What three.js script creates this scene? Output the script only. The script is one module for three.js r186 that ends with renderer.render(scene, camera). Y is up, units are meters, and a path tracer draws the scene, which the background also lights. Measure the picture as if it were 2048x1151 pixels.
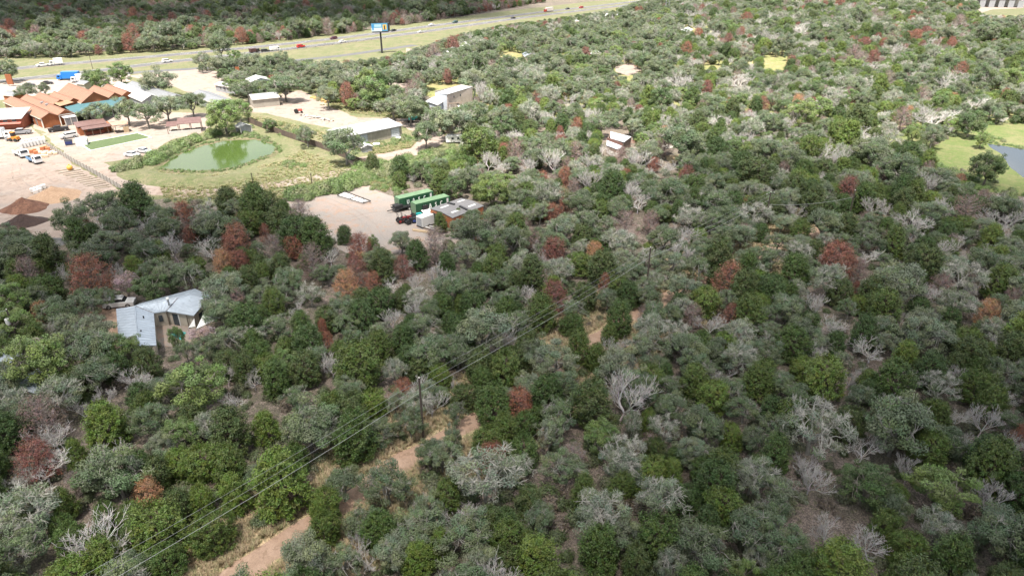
import * as THREE from 'three';
import { mergeGeometries } from 'three/addons/utils/BufferGeometryUtils.js';

// ------------------------------------------------------------------ camera, sky, sun, exposure
const CAM_H = 57, PITCH = 27 * Math.PI / 180, FPX = 1366;
const scene = new THREE.Scene();
const camera = new THREE.PerspectiveCamera(2 * Math.atan(575.5 / FPX) * 180 / Math.PI, 2048 / 1151, 1, 6000);
camera.position.set(0, CAM_H, 0);
camera.rotation.set(-PITCH, 0, 0);
scene.add(camera);

const SUN = new THREE.Vector3(-0.12, 0.92, 0.34).normalize();
const sun = new THREE.DirectionalLight(0xfff7ec, 4.8);
sun.position.copy(SUN).multiplyScalar(900);
sun.castShadow = true;
sun.shadow.radius = 5;
sun.shadow.mapSize.set(4096, 4096);
Object.assign(sun.shadow.camera, { left: -700, right: 700, top: 700, bottom: -700, near: 10, far: 2500 });
sun.name = 'sun';
scene.add(sun); scene.add(sun.target);

const renderer = new THREE.WebGLRenderer({ antialias: true });
renderer.toneMapping = THREE.LinearToneMapping;
renderer.toneMappingExposure = 3.0;
renderer.shadowMap.enabled = true;

// ------------------------------------------------------------------ random numbers and noise
function RNG(seed) {
  let s = seed >>> 0;
  return () => { s = (s + 0x6d2b79f5) | 0; let t = Math.imul(s ^ (s >>> 15), 1 | s); t = (t + Math.imul(t ^ (t >>> 7), 61 | t)) ^ t; return ((t ^ (t >>> 14)) >>> 0) / 4294967296; };
}
const R0 = RNG(77);
const hash2 = (x, y) => { let h = Math.imul(x, 374761393) + Math.imul(y, 668265263); h = Math.imul(h ^ (h >>> 13), 1274126177); return ((h ^ (h >>> 16)) >>> 0) / 4294967296; };
const sm = (t) => t * t * (3 - 2 * t);
function vnoise(x, y, per = 0) {
  const xi = Math.floor(x), yi = Math.floor(y), fx = sm(x - xi), fy = sm(y - yi);
  const w = per ? (a) => ((a % per) + per) % per : (a) => a;
  const a = hash2(w(xi), w(yi)), b = hash2(w(xi + 1), w(yi)), c = hash2(w(xi), w(yi + 1)), d = hash2(w(xi + 1), w(yi + 1));
  return (a + (b - a) * fx) * (1 - fy) + (c + (d - c) * fx) * fy;
}
function fbm(x, y, oct = 4, per = 0) {
  let s = 0, a = 0.5, n = 0;
  for (let i = 0; i < oct; i++) { s += a * vnoise(x, y, per); n += a; a *= 0.5; x *= 2; y *= 2; per *= 2; }
  return s / n;
}
const lerp = (a, b, t) => a + (b - a) * t, clamp = (x, a = 0, b = 1) => Math.min(b, Math.max(a, x));
const mix3 = (a, b, t) => [lerp(a[0], b[0], t), lerp(a[1], b[1], t), lerp(a[2], b[2], t)];

// ------------------------------------------------------------------ sky: summer blue with scattered fair-weather cloud
{
  const W = 1024, H = 512, data = new Float32Array(W * H * 4);
  for (let j = 0; j < H; j++) for (let i = 0; i < W; i++) {
    const el = ((j + 0.5) / H - 0.5) * Math.PI, az = ((i + 0.5) / W - 0.5) * 2 * Math.PI, up = Math.max(0, Math.sin(el));
    const blue = mix3([0.74, 0.8, 0.88], [0.38, 0.51, 0.74], Math.pow(up, 0.55));
    const k = 1 / (up + 0.12), cx = Math.cos(az) * Math.cos(el) * k, cz = Math.sin(az) * Math.cos(el) * k;
    const d = fbm(cx * 2.3 + 40, cz * 2.3 + 40, 6), m = sm(clamp((d - 0.38) / 0.2));
    const cloud = mix3([1.12, 1.12, 1.12], [0.8, 0.82, 0.86], clamp((d - 0.55) * 4));
    let c = mix3(blue, cloud, m * clamp(up * 8));
    if (el < 0) c = [0.3, 0.3, 0.26];
    data.set([c[0], c[1], c[2], 1], (j * W + i) * 4);
  }
  const t = new THREE.DataTexture(data, W, H, THREE.RGBAFormat, THREE.FloatType);
  t.mapping = THREE.EquirectangularReflectionMapping; t.magFilter = THREE.LinearFilter; t.needsUpdate = true;
  scene.background = t; scene.environment = t;
  scene.backgroundIntensity = 0.44; scene.environmentIntensity = 0.44;
}

// ------------------------------------------------------------------ where a point of the photograph lies on the ground (or h metres above it)
const CP = Math.cos(PITCH), SP = Math.sin(PITCH);
function W(px, py, h = 0) {
  const dx = (px - 1024) / FPX, dy = -(py - 575.5) / FPX;
  const Y = dy * CP - SP, Z = -dy * SP - CP, t = (h - CAM_H) / Y;
  return new THREE.Vector3(dx * t, h, Z * t);
}
function toPx(x, y, z) {
  const Y = y - CAM_H, yc = Y * CP - z * SP, zc = -Y * SP - z * CP;   // camera axes, zc = depth
  return [1024 + FPX * x / zc, 575.5 - FPX * yc / zc, zc];
}
const depthAt = (p) => -(p.y - CAM_H) * SP - p.z * CP;

// ------------------------------------------------------------------ materials
const lin = (r, g, b) => new THREE.Color().setRGB(r, g, b);
function tex(size, fn, srgb = true) {
  const d = new Uint8Array(size * size * 4);
  for (let j = 0; j < size; j++) for (let i = 0; i < size; i++) {
    const c = fn(i / size, j / size), o = (j * size + i) * 4;
    for (let k = 0; k < 3; k++) d[o + k] = clamp(c[k], 0, 1) * 255;
    d[o + 3] = 255;
  }
  const t = new THREE.DataTexture(d, size, size);
  t.wrapS = t.wrapT = THREE.RepeatWrapping; t.magFilter = THREE.LinearFilter; t.minFilter = THREE.LinearMipmapLinearFilter;
  if (srgb) t.colorSpace = THREE.SRGBColorSpace;
  t.needsUpdate = true; return t;
}
const noiseTile = (sz, base, amp, stretch = 1) => tex(sz, (u, v) => { const n = fbm(u * base, v * base * stretch, 5, base), g = 1 + (n - 0.5) * amp; return [g * 0.5, g * 0.5, g * 0.5]; }, false);
const bumpTile = noiseTile(512, 32, 1.4);
function std(o) { const m = new THREE.MeshStandardMaterial({ roughness: 0.9, metalness: 0, ...o }); return m; }
const c3 = (hex) => { const c = new THREE.Color(hex); return [c.r, c.g, c.b].map((x) => Math.pow(x, 1 / 2.2)); };
// a tile of ground colour: several tones laid over one another by noise at three scales plus speckle (values are sRGB shares)
function groundTile(tones, seed, opt = {}) {
  const { speck = 0.12, a = 6, b = 26, contrast = 2.2, size = 1024, line = 0 } = opt;
  return tex(size, (u, v) => {
    const n1 = fbm(u * a + seed, v * a, 5, 0) , n1b = fbm((u - 1) * a + seed, v * a, 5, 0), n1c = fbm(u * a + seed, (v - 1) * a, 5, 0), n1d = fbm((u - 1) * a + seed, (v - 1) * a, 5, 0);
    const wu = sm(u), wv = sm(v);
    const big = (n1 * (1 - wu) + n1b * wu) * (1 - wv) + (n1c * (1 - wu) + n1d * wu) * wv;   // wraps round without a seam
    const mid = fbm(u * b, v * b + seed * 3, 4, b), fine = vnoise(u * 256, v * 256, 256), fine2 = hash2(Math.floor(u * size) + seed * 91, Math.floor(v * size));
    let c = mix3(tones[0], tones[1], clamp((big - 0.5) * contrast * 2 + 0.5));
    c = mix3(c, tones[2], clamp((mid - 0.48) * 4) * 0.7);
    if (tones[3]) c = mix3(c, tones[3], clamp((fbm(v * b * 1.7 + 9, u * b * 1.7 + seed, 3, 0) - 0.6) * 8) * 0.6 * (u > 0.03 && u < 0.97 && v > 0.03 && v < 0.97 ? 1 : 0));
    const s = 1 + (fine - 0.5) * speck * 1.6 + (fine2 - 0.5) * speck;
    return [c[0] * s, c[1] * s, c[2] * s];
  });
}
const TXT = {
  litter: groundTile([[0.39, 0.35, 0.32], [0.325, 0.305, 0.265], [0.455, 0.41, 0.385], [0.29, 0.30, 0.205]], 3, { speck: 0.4, a: 5, b: 40 }),
  dirt: groundTile([[0.535, 0.478, 0.44], [0.505, 0.466, 0.44], [0.565, 0.518, 0.482], [0.45, 0.392, 0.345]], 11, { speck: 0.07, a: 5, b: 18 }),
  road: groundTile([[0.607, 0.505, 0.433], [0.576, 0.487, 0.419], [0.638, 0.545, 0.478], [0.509, 0.424, 0.352]], 17, { speck: 0.08, a: 6, b: 22 }),
  gravel: groundTile([[0.535, 0.503, 0.479], [0.563, 0.511, 0.479], [0.508, 0.492, 0.477], [0.582, 0.479, 0.410]], 23, { speck: 0.08, a: 5, b: 14, contrast: 3 }),
  dry: groundTile([[0.40, 0.39, 0.29], [0.345, 0.365, 0.24], [0.43, 0.41, 0.32], [0.275, 0.32, 0.18]], 31, { speck: 0.24, a: 7, b: 30 }),
  verge: groundTile([[0.627, 0.551, 0.437], [0.532, 0.494, 0.380], [0.684, 0.598, 0.494], [0.456, 0.456, 0.314]], 37, { speck: 0.3, a: 7, b: 36 }),
  meadow: groundTile([[0.335, 0.38, 0.2], [0.40, 0.405, 0.265], [0.30, 0.365, 0.18], [0.43, 0.405, 0.29]], 41, { speck: 0.2, a: 6, b: 20, contrast: 2 }),
  lawn: groundTile([[0.275, 0.335, 0.21], [0.3, 0.35, 0.23], [0.26, 0.32, 0.195]], 43, { speck: 0.12, a: 4, b: 20, contrast: 1.2, size: 512 }),
  asphalt: groundTile([[0.341, 0.341, 0.349], [0.316, 0.316, 0.333], [0.365, 0.365, 0.365]], 47, { speck: 0.08, a: 4, b: 12, size: 512 }),
};
const groundMat = (t, o = {}) => std({ map: t, bumpMap: bumpTile, bumpScale: 0.04, roughness: 1, ...o });
const M = {
  litter: groundMat(TXT.litter), dirt: groundMat(TXT.dirt), road: groundMat(TXT.road), gravel: groundMat(TXT.gravel), dry: groundMat(TXT.dry), verge: groundMat(TXT.verge),
  meadow: groundMat(TXT.meadow), lawn: groundMat(TXT.lawn), asphalt: groundMat(TXT.asphalt, { bumpScale: 0.01 }),
  paintWhite: std({ color: 0xd8d8d2, roughness: 0.7 }), paintYellow: std({ color: 0xd7b24a, roughness: 0.7 }),
  concrete: std({ color: lin(0.42, 0.41, 0.38), bumpMap: bumpTile, bumpScale: 0.01 }),
  wood: std({ color: lin(0.11, 0.085, 0.065) }), woodLight: std({ color: lin(0.36, 0.27, 0.17) }), black: std({ color: lin(0.02, 0.02, 0.022), roughness: 0.6 }),
  pole: std({ color: lin(0.055, 0.042, 0.035) }), wire: std({ color: lin(0.34, 0.35, 0.36), roughness: 0.7 }),
  steel: std({ color: lin(0.35, 0.36, 0.37), roughness: 0.45, metalness: 0.6 }), rubber: std({ color: lin(0.018, 0.018, 0.018) }),
  glass: std({ color: lin(0.015, 0.018, 0.022), roughness: 0.08 }), window: std({ color: lin(0.04, 0.05, 0.06), roughness: 0.12 }),
  white: std({ color: lin(0.6, 0.6, 0.59), roughness: 0.6 }), offwhite: std({ color: lin(0.62, 0.6, 0.55) }),
};
const streak = tex(512, (u, v) => { const n = 0.9 + 0.16 * (fbm(u * 40, v * 3, 3, 0) - 0.5) + 0.12 * (fbm(u * 5, v * 5, 3, 0) - 0.5) + 0.03 * (hash2(u * 512 | 0, v * 512 | 0) - 0.5); return [n, n, n]; });
const metalRoof = (r, g, b, o = {}) => std({ color: lin(r, g, b), map: streak, roughness: 0.5, metalness: 0.15, ...o });
const wallMat = (r, g, b, o = {}) => std({ color: lin(r, g, b), map: streak, roughness: 0.85, ...o });

// ------------------------------------------------------------------ naming and tagging
const used = {};
function numbered(name) { const n = used[name] = (used[name] ?? -1) + 1; return n ? `${name}_${String(n).padStart(3, '0')}` : name; }
function tag(o, label, category, group, kind) {
  if (label) o.userData.label = label; if (category) o.userData.category = category; if (group) o.userData.group = group; if (kind) o.userData.kind = kind; return o;
}
function thing(name, label, category, pos = new THREE.Vector3(), turn = 0, group) {
  const g = new THREE.Group(); g.name = numbered(name); g.position.copy(pos); g.rotation.y = turn; scene.add(g); return tag(g, label, category, group);
}
function part(name, geo, mat, parent, kind) {
  const m = new THREE.Mesh(Array.isArray(geo) ? merge(geo) : geo, mat); m.name = name; parent.add(m); if (kind) m.userData.kind = kind; return m;
}
function solo(name, geo, mat, label, category, group) { const m = part(numbered(name), geo, mat, scene); return tag(m, label, category, group); }
function struct(name, geo, mat) { const m = part(numbered(name), geo, mat, scene); m.userData.kind = 'structure'; return m; }
function merge(list) {
  const g = list.map((q) => { const n = q.index ? q.toNonIndexed() : q; for (const k of Object.keys(n.attributes)) if (!['position', 'normal', 'uv'].includes(k)) n.deleteAttribute(k); return n; });
  return mergeGeometries(g);
}
function box(w, h, d, x = 0, y = 0, z = 0, ry = 0, rz = 0, rx = 0) {   // y is the box's bottom
  const g = new THREE.BoxGeometry(w, h, d); if (rx) g.rotateX(rx); if (rz) g.rotateZ(rz); if (ry) g.rotateY(ry); g.translate(x, y + h / 2, z); return g;
}
function cyl(r0, r1, h, seg, x = 0, y = 0, z = 0) { const g = new THREE.CylinderGeometry(r1, r0, h, seg); g.translate(x, y + h / 2, z); return g; }
function rod(a, b, r0, r1 = r0, seg = 6) {
  const d = b.clone().sub(a), L = d.length(), g = new THREE.CylinderGeometry(r1, r0, L, seg, 1, true);
  g.translate(0, L / 2, 0); g.applyQuaternion(new THREE.Quaternion().setFromUnitVectors(new THREE.Vector3(0, 1, 0), d.normalize())); g.translate(a.x, a.y, a.z); return g;
}
const V = (x, y, z) => new THREE.Vector3(x, y, z);
// a flat polygon in space given a thickness downwards, uv in metres
function slab(pts, t) {
  const n = pts.length, c = pts.reduce((s, p) => s.add(p), V(0, 0, 0)).multiplyScalar(1 / n), pos = [], uv = [];
  const e = pts[1].clone().sub(pts[0]).normalize(), nn = new THREE.Vector3();
  for (let i = 0; i < n; i++) nn.add(pts[i].clone().sub(c).cross(pts[(i + 1) % n].clone().sub(c)));
  const flip = nn.y < 0, q = flip ? [...pts].reverse() : pts; nn.normalize();
  const f = e.clone().cross(nn).normalize();
  const put = (p) => { pos.push(p.x, p.y, p.z); uv.push(p.dot(e) / 6, p.dot(f) / 6); };
  const down = (p) => V(p.x, p.y - t, p.z);
  for (let i = 1; i < n - 1; i++) { put(q[0]); put(q[i]); put(q[i + 1]); put(down(q[0])); put(down(q[i + 1])); put(down(q[i])); }
  for (let i = 0; i < n; i++) { const a = q[i], b = q[(i + 1) % n]; for (const p of [a, down(a), b, b, down(a), down(b)]) put(p); }
  const g = new THREE.BufferGeometry(); g.setAttribute('position', new THREE.Float32BufferAttribute(pos, 3)); g.setAttribute('uv', new THREE.Float32BufferAttribute(uv, 2)); g.computeVertexNormals(); return g;
}
function wallGeo(a, b, y0, y1a, t = 0.2, y1b = y1a) {   // an upright wall between two points of the ground, its top may slope
  const d = V(b.x - a.x, 0, b.z - a.z).normalize(), n = V(-d.z, 0, d.x).multiplyScalar(t / 2), pos = [], uv = [];
  const P = (p, s, y) => V(p.x + n.x * s, y, p.z + n.z * s), L = Math.hypot(b.x - a.x, b.z - a.z);
  const q = (p1, p2, p3, p4) => { for (const p of [p1, p2, p3, p1, p3, p4]) { pos.push(p.x, p.y, p.z); uv.push(((p.x - a.x) * d.x + (p.z - a.z) * d.z) / 4, p.y / 4); } };
  q(P(a, 1, y0), P(b, 1, y0), P(b, 1, y1b), P(a, 1, y1a)); q(P(b, -1, y0), P(a, -1, y0), P(a, -1, y1a), P(b, -1, y1b));
  q(P(a, 1, y1a), P(b, 1, y1b), P(b, -1, y1b), P(a, -1, y1a)); q(P(a, -1, y0), P(a, 1, y0), P(a, 1, y1a), P(a, -1, y1a)); q(P(b, 1, y0), P(b, -1, y0), P(b, -1, y1b), P(b, 1, y1b));
  const g = new THREE.BufferGeometry(); g.setAttribute('position', new THREE.Float32BufferAttribute(pos, 3)); g.setAttribute('uv', new THREE.Float32BufferAttribute(uv, 2)); g.computeVertexNormals(); return g;
}
// words for a place in the photograph
const ONES = 'zero one two three four five six seven eight nine ten eleven twelve thirteen fourteen fifteen sixteen seventeen eighteen nineteen'.split(' '), TENS = 'x x twenty thirty forty fifty sixty seventy eighty ninety'.split(' ');
const word = (n) => n < 20 ? ONES[Math.max(0, n)] : n >= 100 ? 'hundred' : TENS[n / 10 | 0] + (n % 10 ? '-' + ONES[n % 10] : '');
const halves = (v) => { const n = Math.round(v * 2) / 2, k = Math.floor(n); return word(k) + (n > k ? '-and-a-half' : ''); };
const whereWords = (px, py) => `${halves(px / 20.48)} percent across and ${halves(py / 11.51)} percent down`;

// ------------------------------------------------------------------ ground sheets
function ringOf(pxs, ragged, seed, step = 1.6) {   // outline in metres, resampled and made ragged
  const p = pxs.map((q) => W(q[0], q[1])), out = [], n = p.length;
  for (let i = 0; i < n; i++) {
    const a = p[i], b = p[(i + 1) % n], L = a.distanceTo(b), k = Math.max(1, Math.round(L / step)), nx = -(b.z - a.z) / L, nz = (b.x - a.x) / L;
    for (let j = 0; j < k; j++) {
      const t = j / k, x = lerp(a.x, b.x, t), z = lerp(a.z, b.z, t), o = ((fbm(x * 0.16 + seed, z * 0.16, 4) - 0.5) * 3.2 + (hash2(i * 131 + j, seed * 7 | 0) - 0.5) * 0.7) * ragged;
      out.push(new THREE.Vector2(x + nx * o, -(z + nz * o)));
    }
  }
  return out;
}
function sheetGeo(shape, y, T) {
  const g = new THREE.ShapeGeometry(shape); g.rotateX(-Math.PI / 2); g.translate(0, y, 0);
  const p = g.attributes.position, uv = g.attributes.uv;
  for (let i = 0; i < p.count; i++) uv.setXY(i, p.getX(i) / T, p.getZ(i) / T);
  return g;
}
let sheetSeed = 1;
const sheet = (name, pxs, mat, lift, ragged = 1, T = 31) => struct(name, sheetGeo(new THREE.Shape(ringOf(pxs, ragged, sheetSeed++ * 3.7)), lift, T), mat);
function pathPts(pxs, step = 2) {
  const c = new THREE.CatmullRomCurve3(pxs.map((q) => Array.isArray(q) ? W(q[0], q[1]) : q), false, 'centripetal'), L = c.getLength();
  return c.getSpacedPoints(Math.max(2, Math.round(L / step)));
}
function ribbonGeo(pts, left, right, y, T = 29, ragged = 0, seed = 0, profile) {
  const pos = [], uv = [], idx = [], K = profile ? 9 : 2;
  pts.forEach((p, i) => {
    const a = pts[Math.max(0, i - 1)], b = pts[Math.min(pts.length - 1, i + 1)], d = V(b.x - a.x, 0, b.z - a.z).normalize(), nx = d.z, nz = -d.x;   // to the left of travel
    const l = left + (fbm(i * 0.31 + seed, 3.3, 4) - 0.5) * ragged * 2.4 + (hash2(i, seed) - 0.5) * ragged * 0.6, r = -right - (fbm(i * 0.31 + seed, 77.7, 4) - 0.5) * ragged * 2.4 - (hash2(i, seed + 5) - 0.5) * ragged * 0.6;
    for (let k = 0; k < K; k++) { const t = k / (K - 1), o = lerp(l, r, t), x = p.x + nx * o, z = p.z + nz * o; pos.push(x, y + (profile ? profile(t, i / (pts.length - 1)) : 0), z); uv.push(x / T, z / T); }
    if (i) for (let k = 0; k < K - 1; k++) { const q = (i - 1) * K + k; idx.push(q, q + 1, q + K, q + 1, q + K + 1, q + K); }
  });
  const g = new THREE.BufferGeometry(); g.setAttribute('position', new THREE.Float32BufferAttribute(pos, 3)); g.setAttribute('uv', new THREE.Float32BufferAttribute(uv, 2)); g.setIndex(idx); g.computeVertexNormals();
  if (g.attributes.normal.getY(0) < 0) { g.setIndex(idx.map((_, i) => idx[i - i % 3 + [0, 2, 1][i % 3]])); g.computeVertexNormals(); }
  return g;
}
// grass under the open wood in the sun
// the ground itself, to the horizon
{
  const g = new THREE.PlaneGeometry(7000, 7000, 1, 1); g.rotateX(-Math.PI / 2);
  const p = g.attributes.position, uv = g.attributes.uv; for (let i = 0; i < p.count; i++) uv.setXY(i, p.getX(i) / 27, p.getZ(i) / 27);
  struct('ground', g, M.litter);
}
sheet('woodland_grass', [[930, 60], [1290, 4], [1500, -14], [2250, -16], [2250, 250], [1900, 245], [1700, 262], [1560, 235], [1400, 225], [1200, 240], [1000, 245], [900, 215], [800, 160], [820, 110]], groundMat(groundTile([[0.47, 0.45, 0.31], [0.42, 0.44, 0.26], [0.54, 0.49, 0.36], [0.35, 0.40, 0.2]], 57, { speck: 0.3 })), 0.003, 1.5);
sheet('roadside_pasture', [[-60, 116], [200, 103], [450, 88], [700, 62], [1010, 22], [1180, 3], [1320, -6], [1300, 8], [1100, 40], [920, 78], [810, 130], [770, 180], [810, 228], [905, 258], [935, 300], [860, 335], [790, 352], [730, 372], [650, 382], [560, 408], [400, 412], [330, 402], [200, 387], [120, 300], [-60, 300]], M.dry, 0.004, 1.2);
sheet('dirt_yard', [[-80, 236], [50, 246], [92, 285], [150, 330], [243, 380], [215, 397], [186, 402], [152, 458], [112, 503], [60, 486], [40, 474], [-80, 476]], M.dirt, 0.008, 0.7);
sheet('store_forecourt', [[20, 205], [60, 240], [100, 256], [155, 244], [200, 232], [260, 222], [330, 225], [415, 226], [424, 250], [398, 268], [348, 277], [322, 292], [285, 312], [228, 322], [185, 326], [150, 303], [105, 274], [70, 255]], M.dirt, 0.008, 0.6);
sheet('store_car_park', [[-60, 172], [40, 160], [150, 158], [260, 148], [260, 162], [180, 178], [100, 186], [40, 196], [-60, 205]], M.gravel, 0.008, 0.6);
sheet('dirt_lot', [[255, 152], [330, 140], [400, 137], [452, 145], [470, 156], [440, 176], [470, 205], [430, 215], [400, 195], [345, 172], [290, 160]], M.dirt, 0.008, 0.7);
sheet('equipment_yard', [[470, 212], [540, 200], [565, 186], [600, 180], [640, 200], [665, 214], [700, 232], [740, 240], [690, 262], [640, 252], [590, 240], [530, 226], [480, 224]], M.dirt, 0.009, 0.7);
sheet('container_yard', [[566, 402], [618, 384], [690, 371], [738, 358], [752, 380], [790, 396], [862, 412], [962, 470], [905, 505], [800, 505], [700, 512], [640, 468], [598, 428]], M.gravel, 0.012, 0.5);
sheet('house_yard', [[140, 585], [215, 588], [262, 602], [250, 700], [196, 695], [140, 655]], M.road, 0.008, 0.8);
sheet('meadow', [[1690, 262], [1790, 264], [1860, 252], [1960, 244], [2150, 236], [2150, 425], [2048, 392], [1980, 383], [1900, 350], [1845, 322]], M.meadow, 0.008, 0.8);
sheet('far_lot', [[1925, 32], [1965, 14], [1985, -4], [2200, -14], [2200, 22], [2048, 25]], M.dirt, 0.01, 1);
sheet('far_lot_grass', [[1935, 33], [1985, 19], [2048, 16], [2200, 16], [2200, 32], [2048, 30]], M.dry, 0.014, 0.6);
sheet('small_clearing', [[1228, 128], [1262, 126], [1285, 140], [1256, 152], [1232, 142]], M.dirt, 0.008, 0.8);
sheet('small_clearing', [[1080, 86], [1170, 80], [1200, 92], [1150, 102], [1080, 100]], M.road, 0.008, 0.8);
sheet('small_clearing', [[770, 165], [812, 162], [816, 176], [784, 181]], M.dirt, 0.012, 0.5);
sheet('small_clearing', [[812, 96], [876, 104], [866, 124], [812, 116]], M.dirt, 0.012, 0.5);
sheet('small_clearing', [[1330, 312], [1400, 300], [1425, 312], [1380, 326], [1340, 326]], M.verge, 0.008, 0.8);
struct('gravel_drive', ribbonGeo(pathPts([[104, 264], [160, 310], [202, 338], [248, 365], [300, 379], [380, 386], [450, 382], [560, 367], [650, 351], [712, 337]]), 2.6, 2.8, 0.014, 29, 0.8, 3), M.dirt);
struct('gravel_drive', ribbonGeo(pathPts([[690, 240], [760, 240], [806, 242], [845, 256], [862, 277], [842, 297], [790, 311], [742, 319], [700, 326]]), 4, 4.4, 0.016, 29, 0.9, 8), M.dirt);
const roadPts = pathPts([[330, 1290], [430, 1195], [505, 1130], [575, 1080], [650, 1030], [718, 985], [770, 948], [835, 905], [945, 845], [1015, 800], [1085, 758], [1200, 672], [1318, 605], [1420, 552], [1560, 490], [1700, 440]], 1.2);
struct('road_verge', ribbonGeo(roadPts, 8.5, 3.2, 0.006, 23, 1.3, 21), M.verge);
struct('dirt_road', ribbonGeo(roadPts, 1.45, 1.45, 0.012, 19, 0.9, 31), M.road);
struct('track', ribbonGeo(pathPts([[255, 523], [272, 540], [288, 560]]), 1.2, 1.2, 0.006, 19, 0.5, 33), M.road);

// wheel tracks worn into the yards
[[[20, 262], [60, 300], [30, 340], [60, 380], [130, 400]], [[110, 330], [60, 345], [10, 360], [-60, 380]], [[170, 390], [110, 360], [80, 335], [60, 330]], [[600, 420], [680, 440], [760, 425], [800, 432]], [[640, 395], [700, 420], [740, 450], [760, 480]], [[560, 205], [620, 222], [680, 238], [740, 242]], [[300, 165], [380, 168], [450, 185], [520, 208]]].forEach((q, i) => {
  const p = pathPts(q, 1.5), m = groundMat(i === 3 || i === 4 ? TXT.gravel : TXT.dirt, { color: lin(0.94, 0.93, 0.92) });
  struct('wheel_track', ribbonGeo(p, 1.05, -0.72, 0.017, 17, 0.45, 60 + i), m); struct('wheel_track', ribbonGeo(p, -0.72, 1.05, 0.017, 17, 0.45, 70 + i), m);
});

// highway: two carriageways and a service road
const farRoad = [W(-80, 152), W(60, 134), W(200, 122), W(390, 105.5), W(560, 89), W(700, 73.5), W(873, 50.5), W(1010, 33.5), W(1085, 24), W(1181, 13.5), W(1260, 4), W(1330, -4)];
const nearRoad = [W(-80, 172), W(34, 159), W(150, 147), W(239, 136), W(325, 125.5), W(430, 114), W(533, 102.5), W(608, 94), W(690, 84), W(839, 64.5), W(945, 49.5), W(1034, 37), W(1110, 27.5), W(1200, 16.5), W(1290, 6)];
const service = [W(140, 163), W(260, 146), W(390, 137), W(520, 127), W(682, 111), W(760, 100), W(830, 90)];
function carriageway(pts, name, half) {
  const p = pathPts(pts, 6); struct(name, ribbonGeo(p, half, half, 0.02), M.asphalt);
  const side = (o, w) => ribbonGeo(p, o + w / 2, -(o - w / 2), 0.026);
  struct('lane_marking', side(half - 0.9, 0.2), M.paintWhite); struct('lane_marking', side(-half + 0.9, 0.2), M.paintYellow);
  const dashes = []; for (let i = 2; i < p.length - 3; i += 3) dashes.push(ribbonGeo(p.slice(i, i + 2), 0.1, 0.1, 0.026));
  struct('lane_marking', merge(dashes), M.paintWhite);
  return p;
}
const farP = carriageway(farRoad, 'highway', 5.4), nearP = carriageway(nearRoad, 'highway', 5.4);
struct('service_road', ribbonGeo(pathPts(service, 4), 3.2, 3.2, 0.018), M.asphalt);
{
  const r = thing('guardrail', 'long dark steel guardrail along the near highway carriageway', 'guardrail'), geo = [], rails = [];
  const p = nearP.filter((q) => { const s = toPx(q.x, 0, q.z); return s[0] > 380 && s[0] < 760; });
  const off = p.map((q, i) => { const a = p[Math.max(0, i - 1)], b = p[Math.min(p.length - 1, i + 1)], d = V(b.x - a.x, 0, b.z - a.z).normalize(); return V(q.x - d.z * 6, 0, q.z + d.x * 6); });
  off.forEach((q) => geo.push(box(0.16, 0.8, 0.16, q.x, 0, q.z))); for (let i = 1; i < off.length; i++) rails.push(wallGeo(off[i - 1], off[i], 0.45, 0.78, 0.06));
  part('rail', rails, M.steel, r); part('posts', geo, M.wood, r, 'stuff');
}

// ponds
const waterMat = new THREE.MeshPhysicalMaterial({ color: lin(0.05, 0.082, 0.02), roughness: 0.09, bumpMap: noiseTile(512, 20, 1), bumpScale: 0.004, specularIntensity: 1 });
const pondPx = [[318, 335], [336, 323], [368, 304], [408, 291], [450, 281.5], [510, 279], [545, 289], [553, 297], [540, 309], [502, 322], [470, 333], [430, 339.5], [380, 341], [345, 339]];
sheet('pond_rim', [[306, 338], [326, 320], [360, 301], [404, 287.5], [448, 278], [512, 275.5], [552, 286], [562, 298], [546, 312], [505, 326], [472, 337], [430, 344], [380, 345.5], [340, 344]], groundMat(groundTile([[0.36, 0.33, 0.25], [0.3, 0.32, 0.2], [0.4, 0.37, 0.29], [0.25, 0.29, 0.15]], 53, { size: 512, speck: 0.25 })), 0.02, 0.9);
struct('pond', sheetGeo(new THREE.Shape(ringOf(pondPx, 0.35, 5.5, 1.2)), 0.032, 40), waterMat);
struct('pond_bank', ribbonGeo(pathPts([[262, 337], [300, 352], [350, 360], [425, 361], [495, 346], [548, 326], [580, 303]], 2), 4.2, 5.5, 0.01, 31, 0.8, 51, (t, s) => 1.35 * Math.pow(Math.sin(Math.PI * t), 1.4) * Math.sin(Math.PI * clamp(s * 1.3 + 0.0, 0, 1)) * (0.8 + 0.4 * vnoise(s * 19, t * 3)) - 0.02), M.dry);
struct('pond', sheetGeo(new THREE.Shape(ringOf([[1972, 286], [2010, 292], [2048, 298], [2160, 312], [2160, 385], [2048, 354], [2024, 337], [2002, 308]], 0.3, 9.5, 1.2)), 0.02, 40), new THREE.MeshPhysicalMaterial({ color: lin(0.035, 0.045, 0.05), roughness: 0.07, bumpMap: waterMat.bumpMap, bumpScale: 0.004 }));


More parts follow.
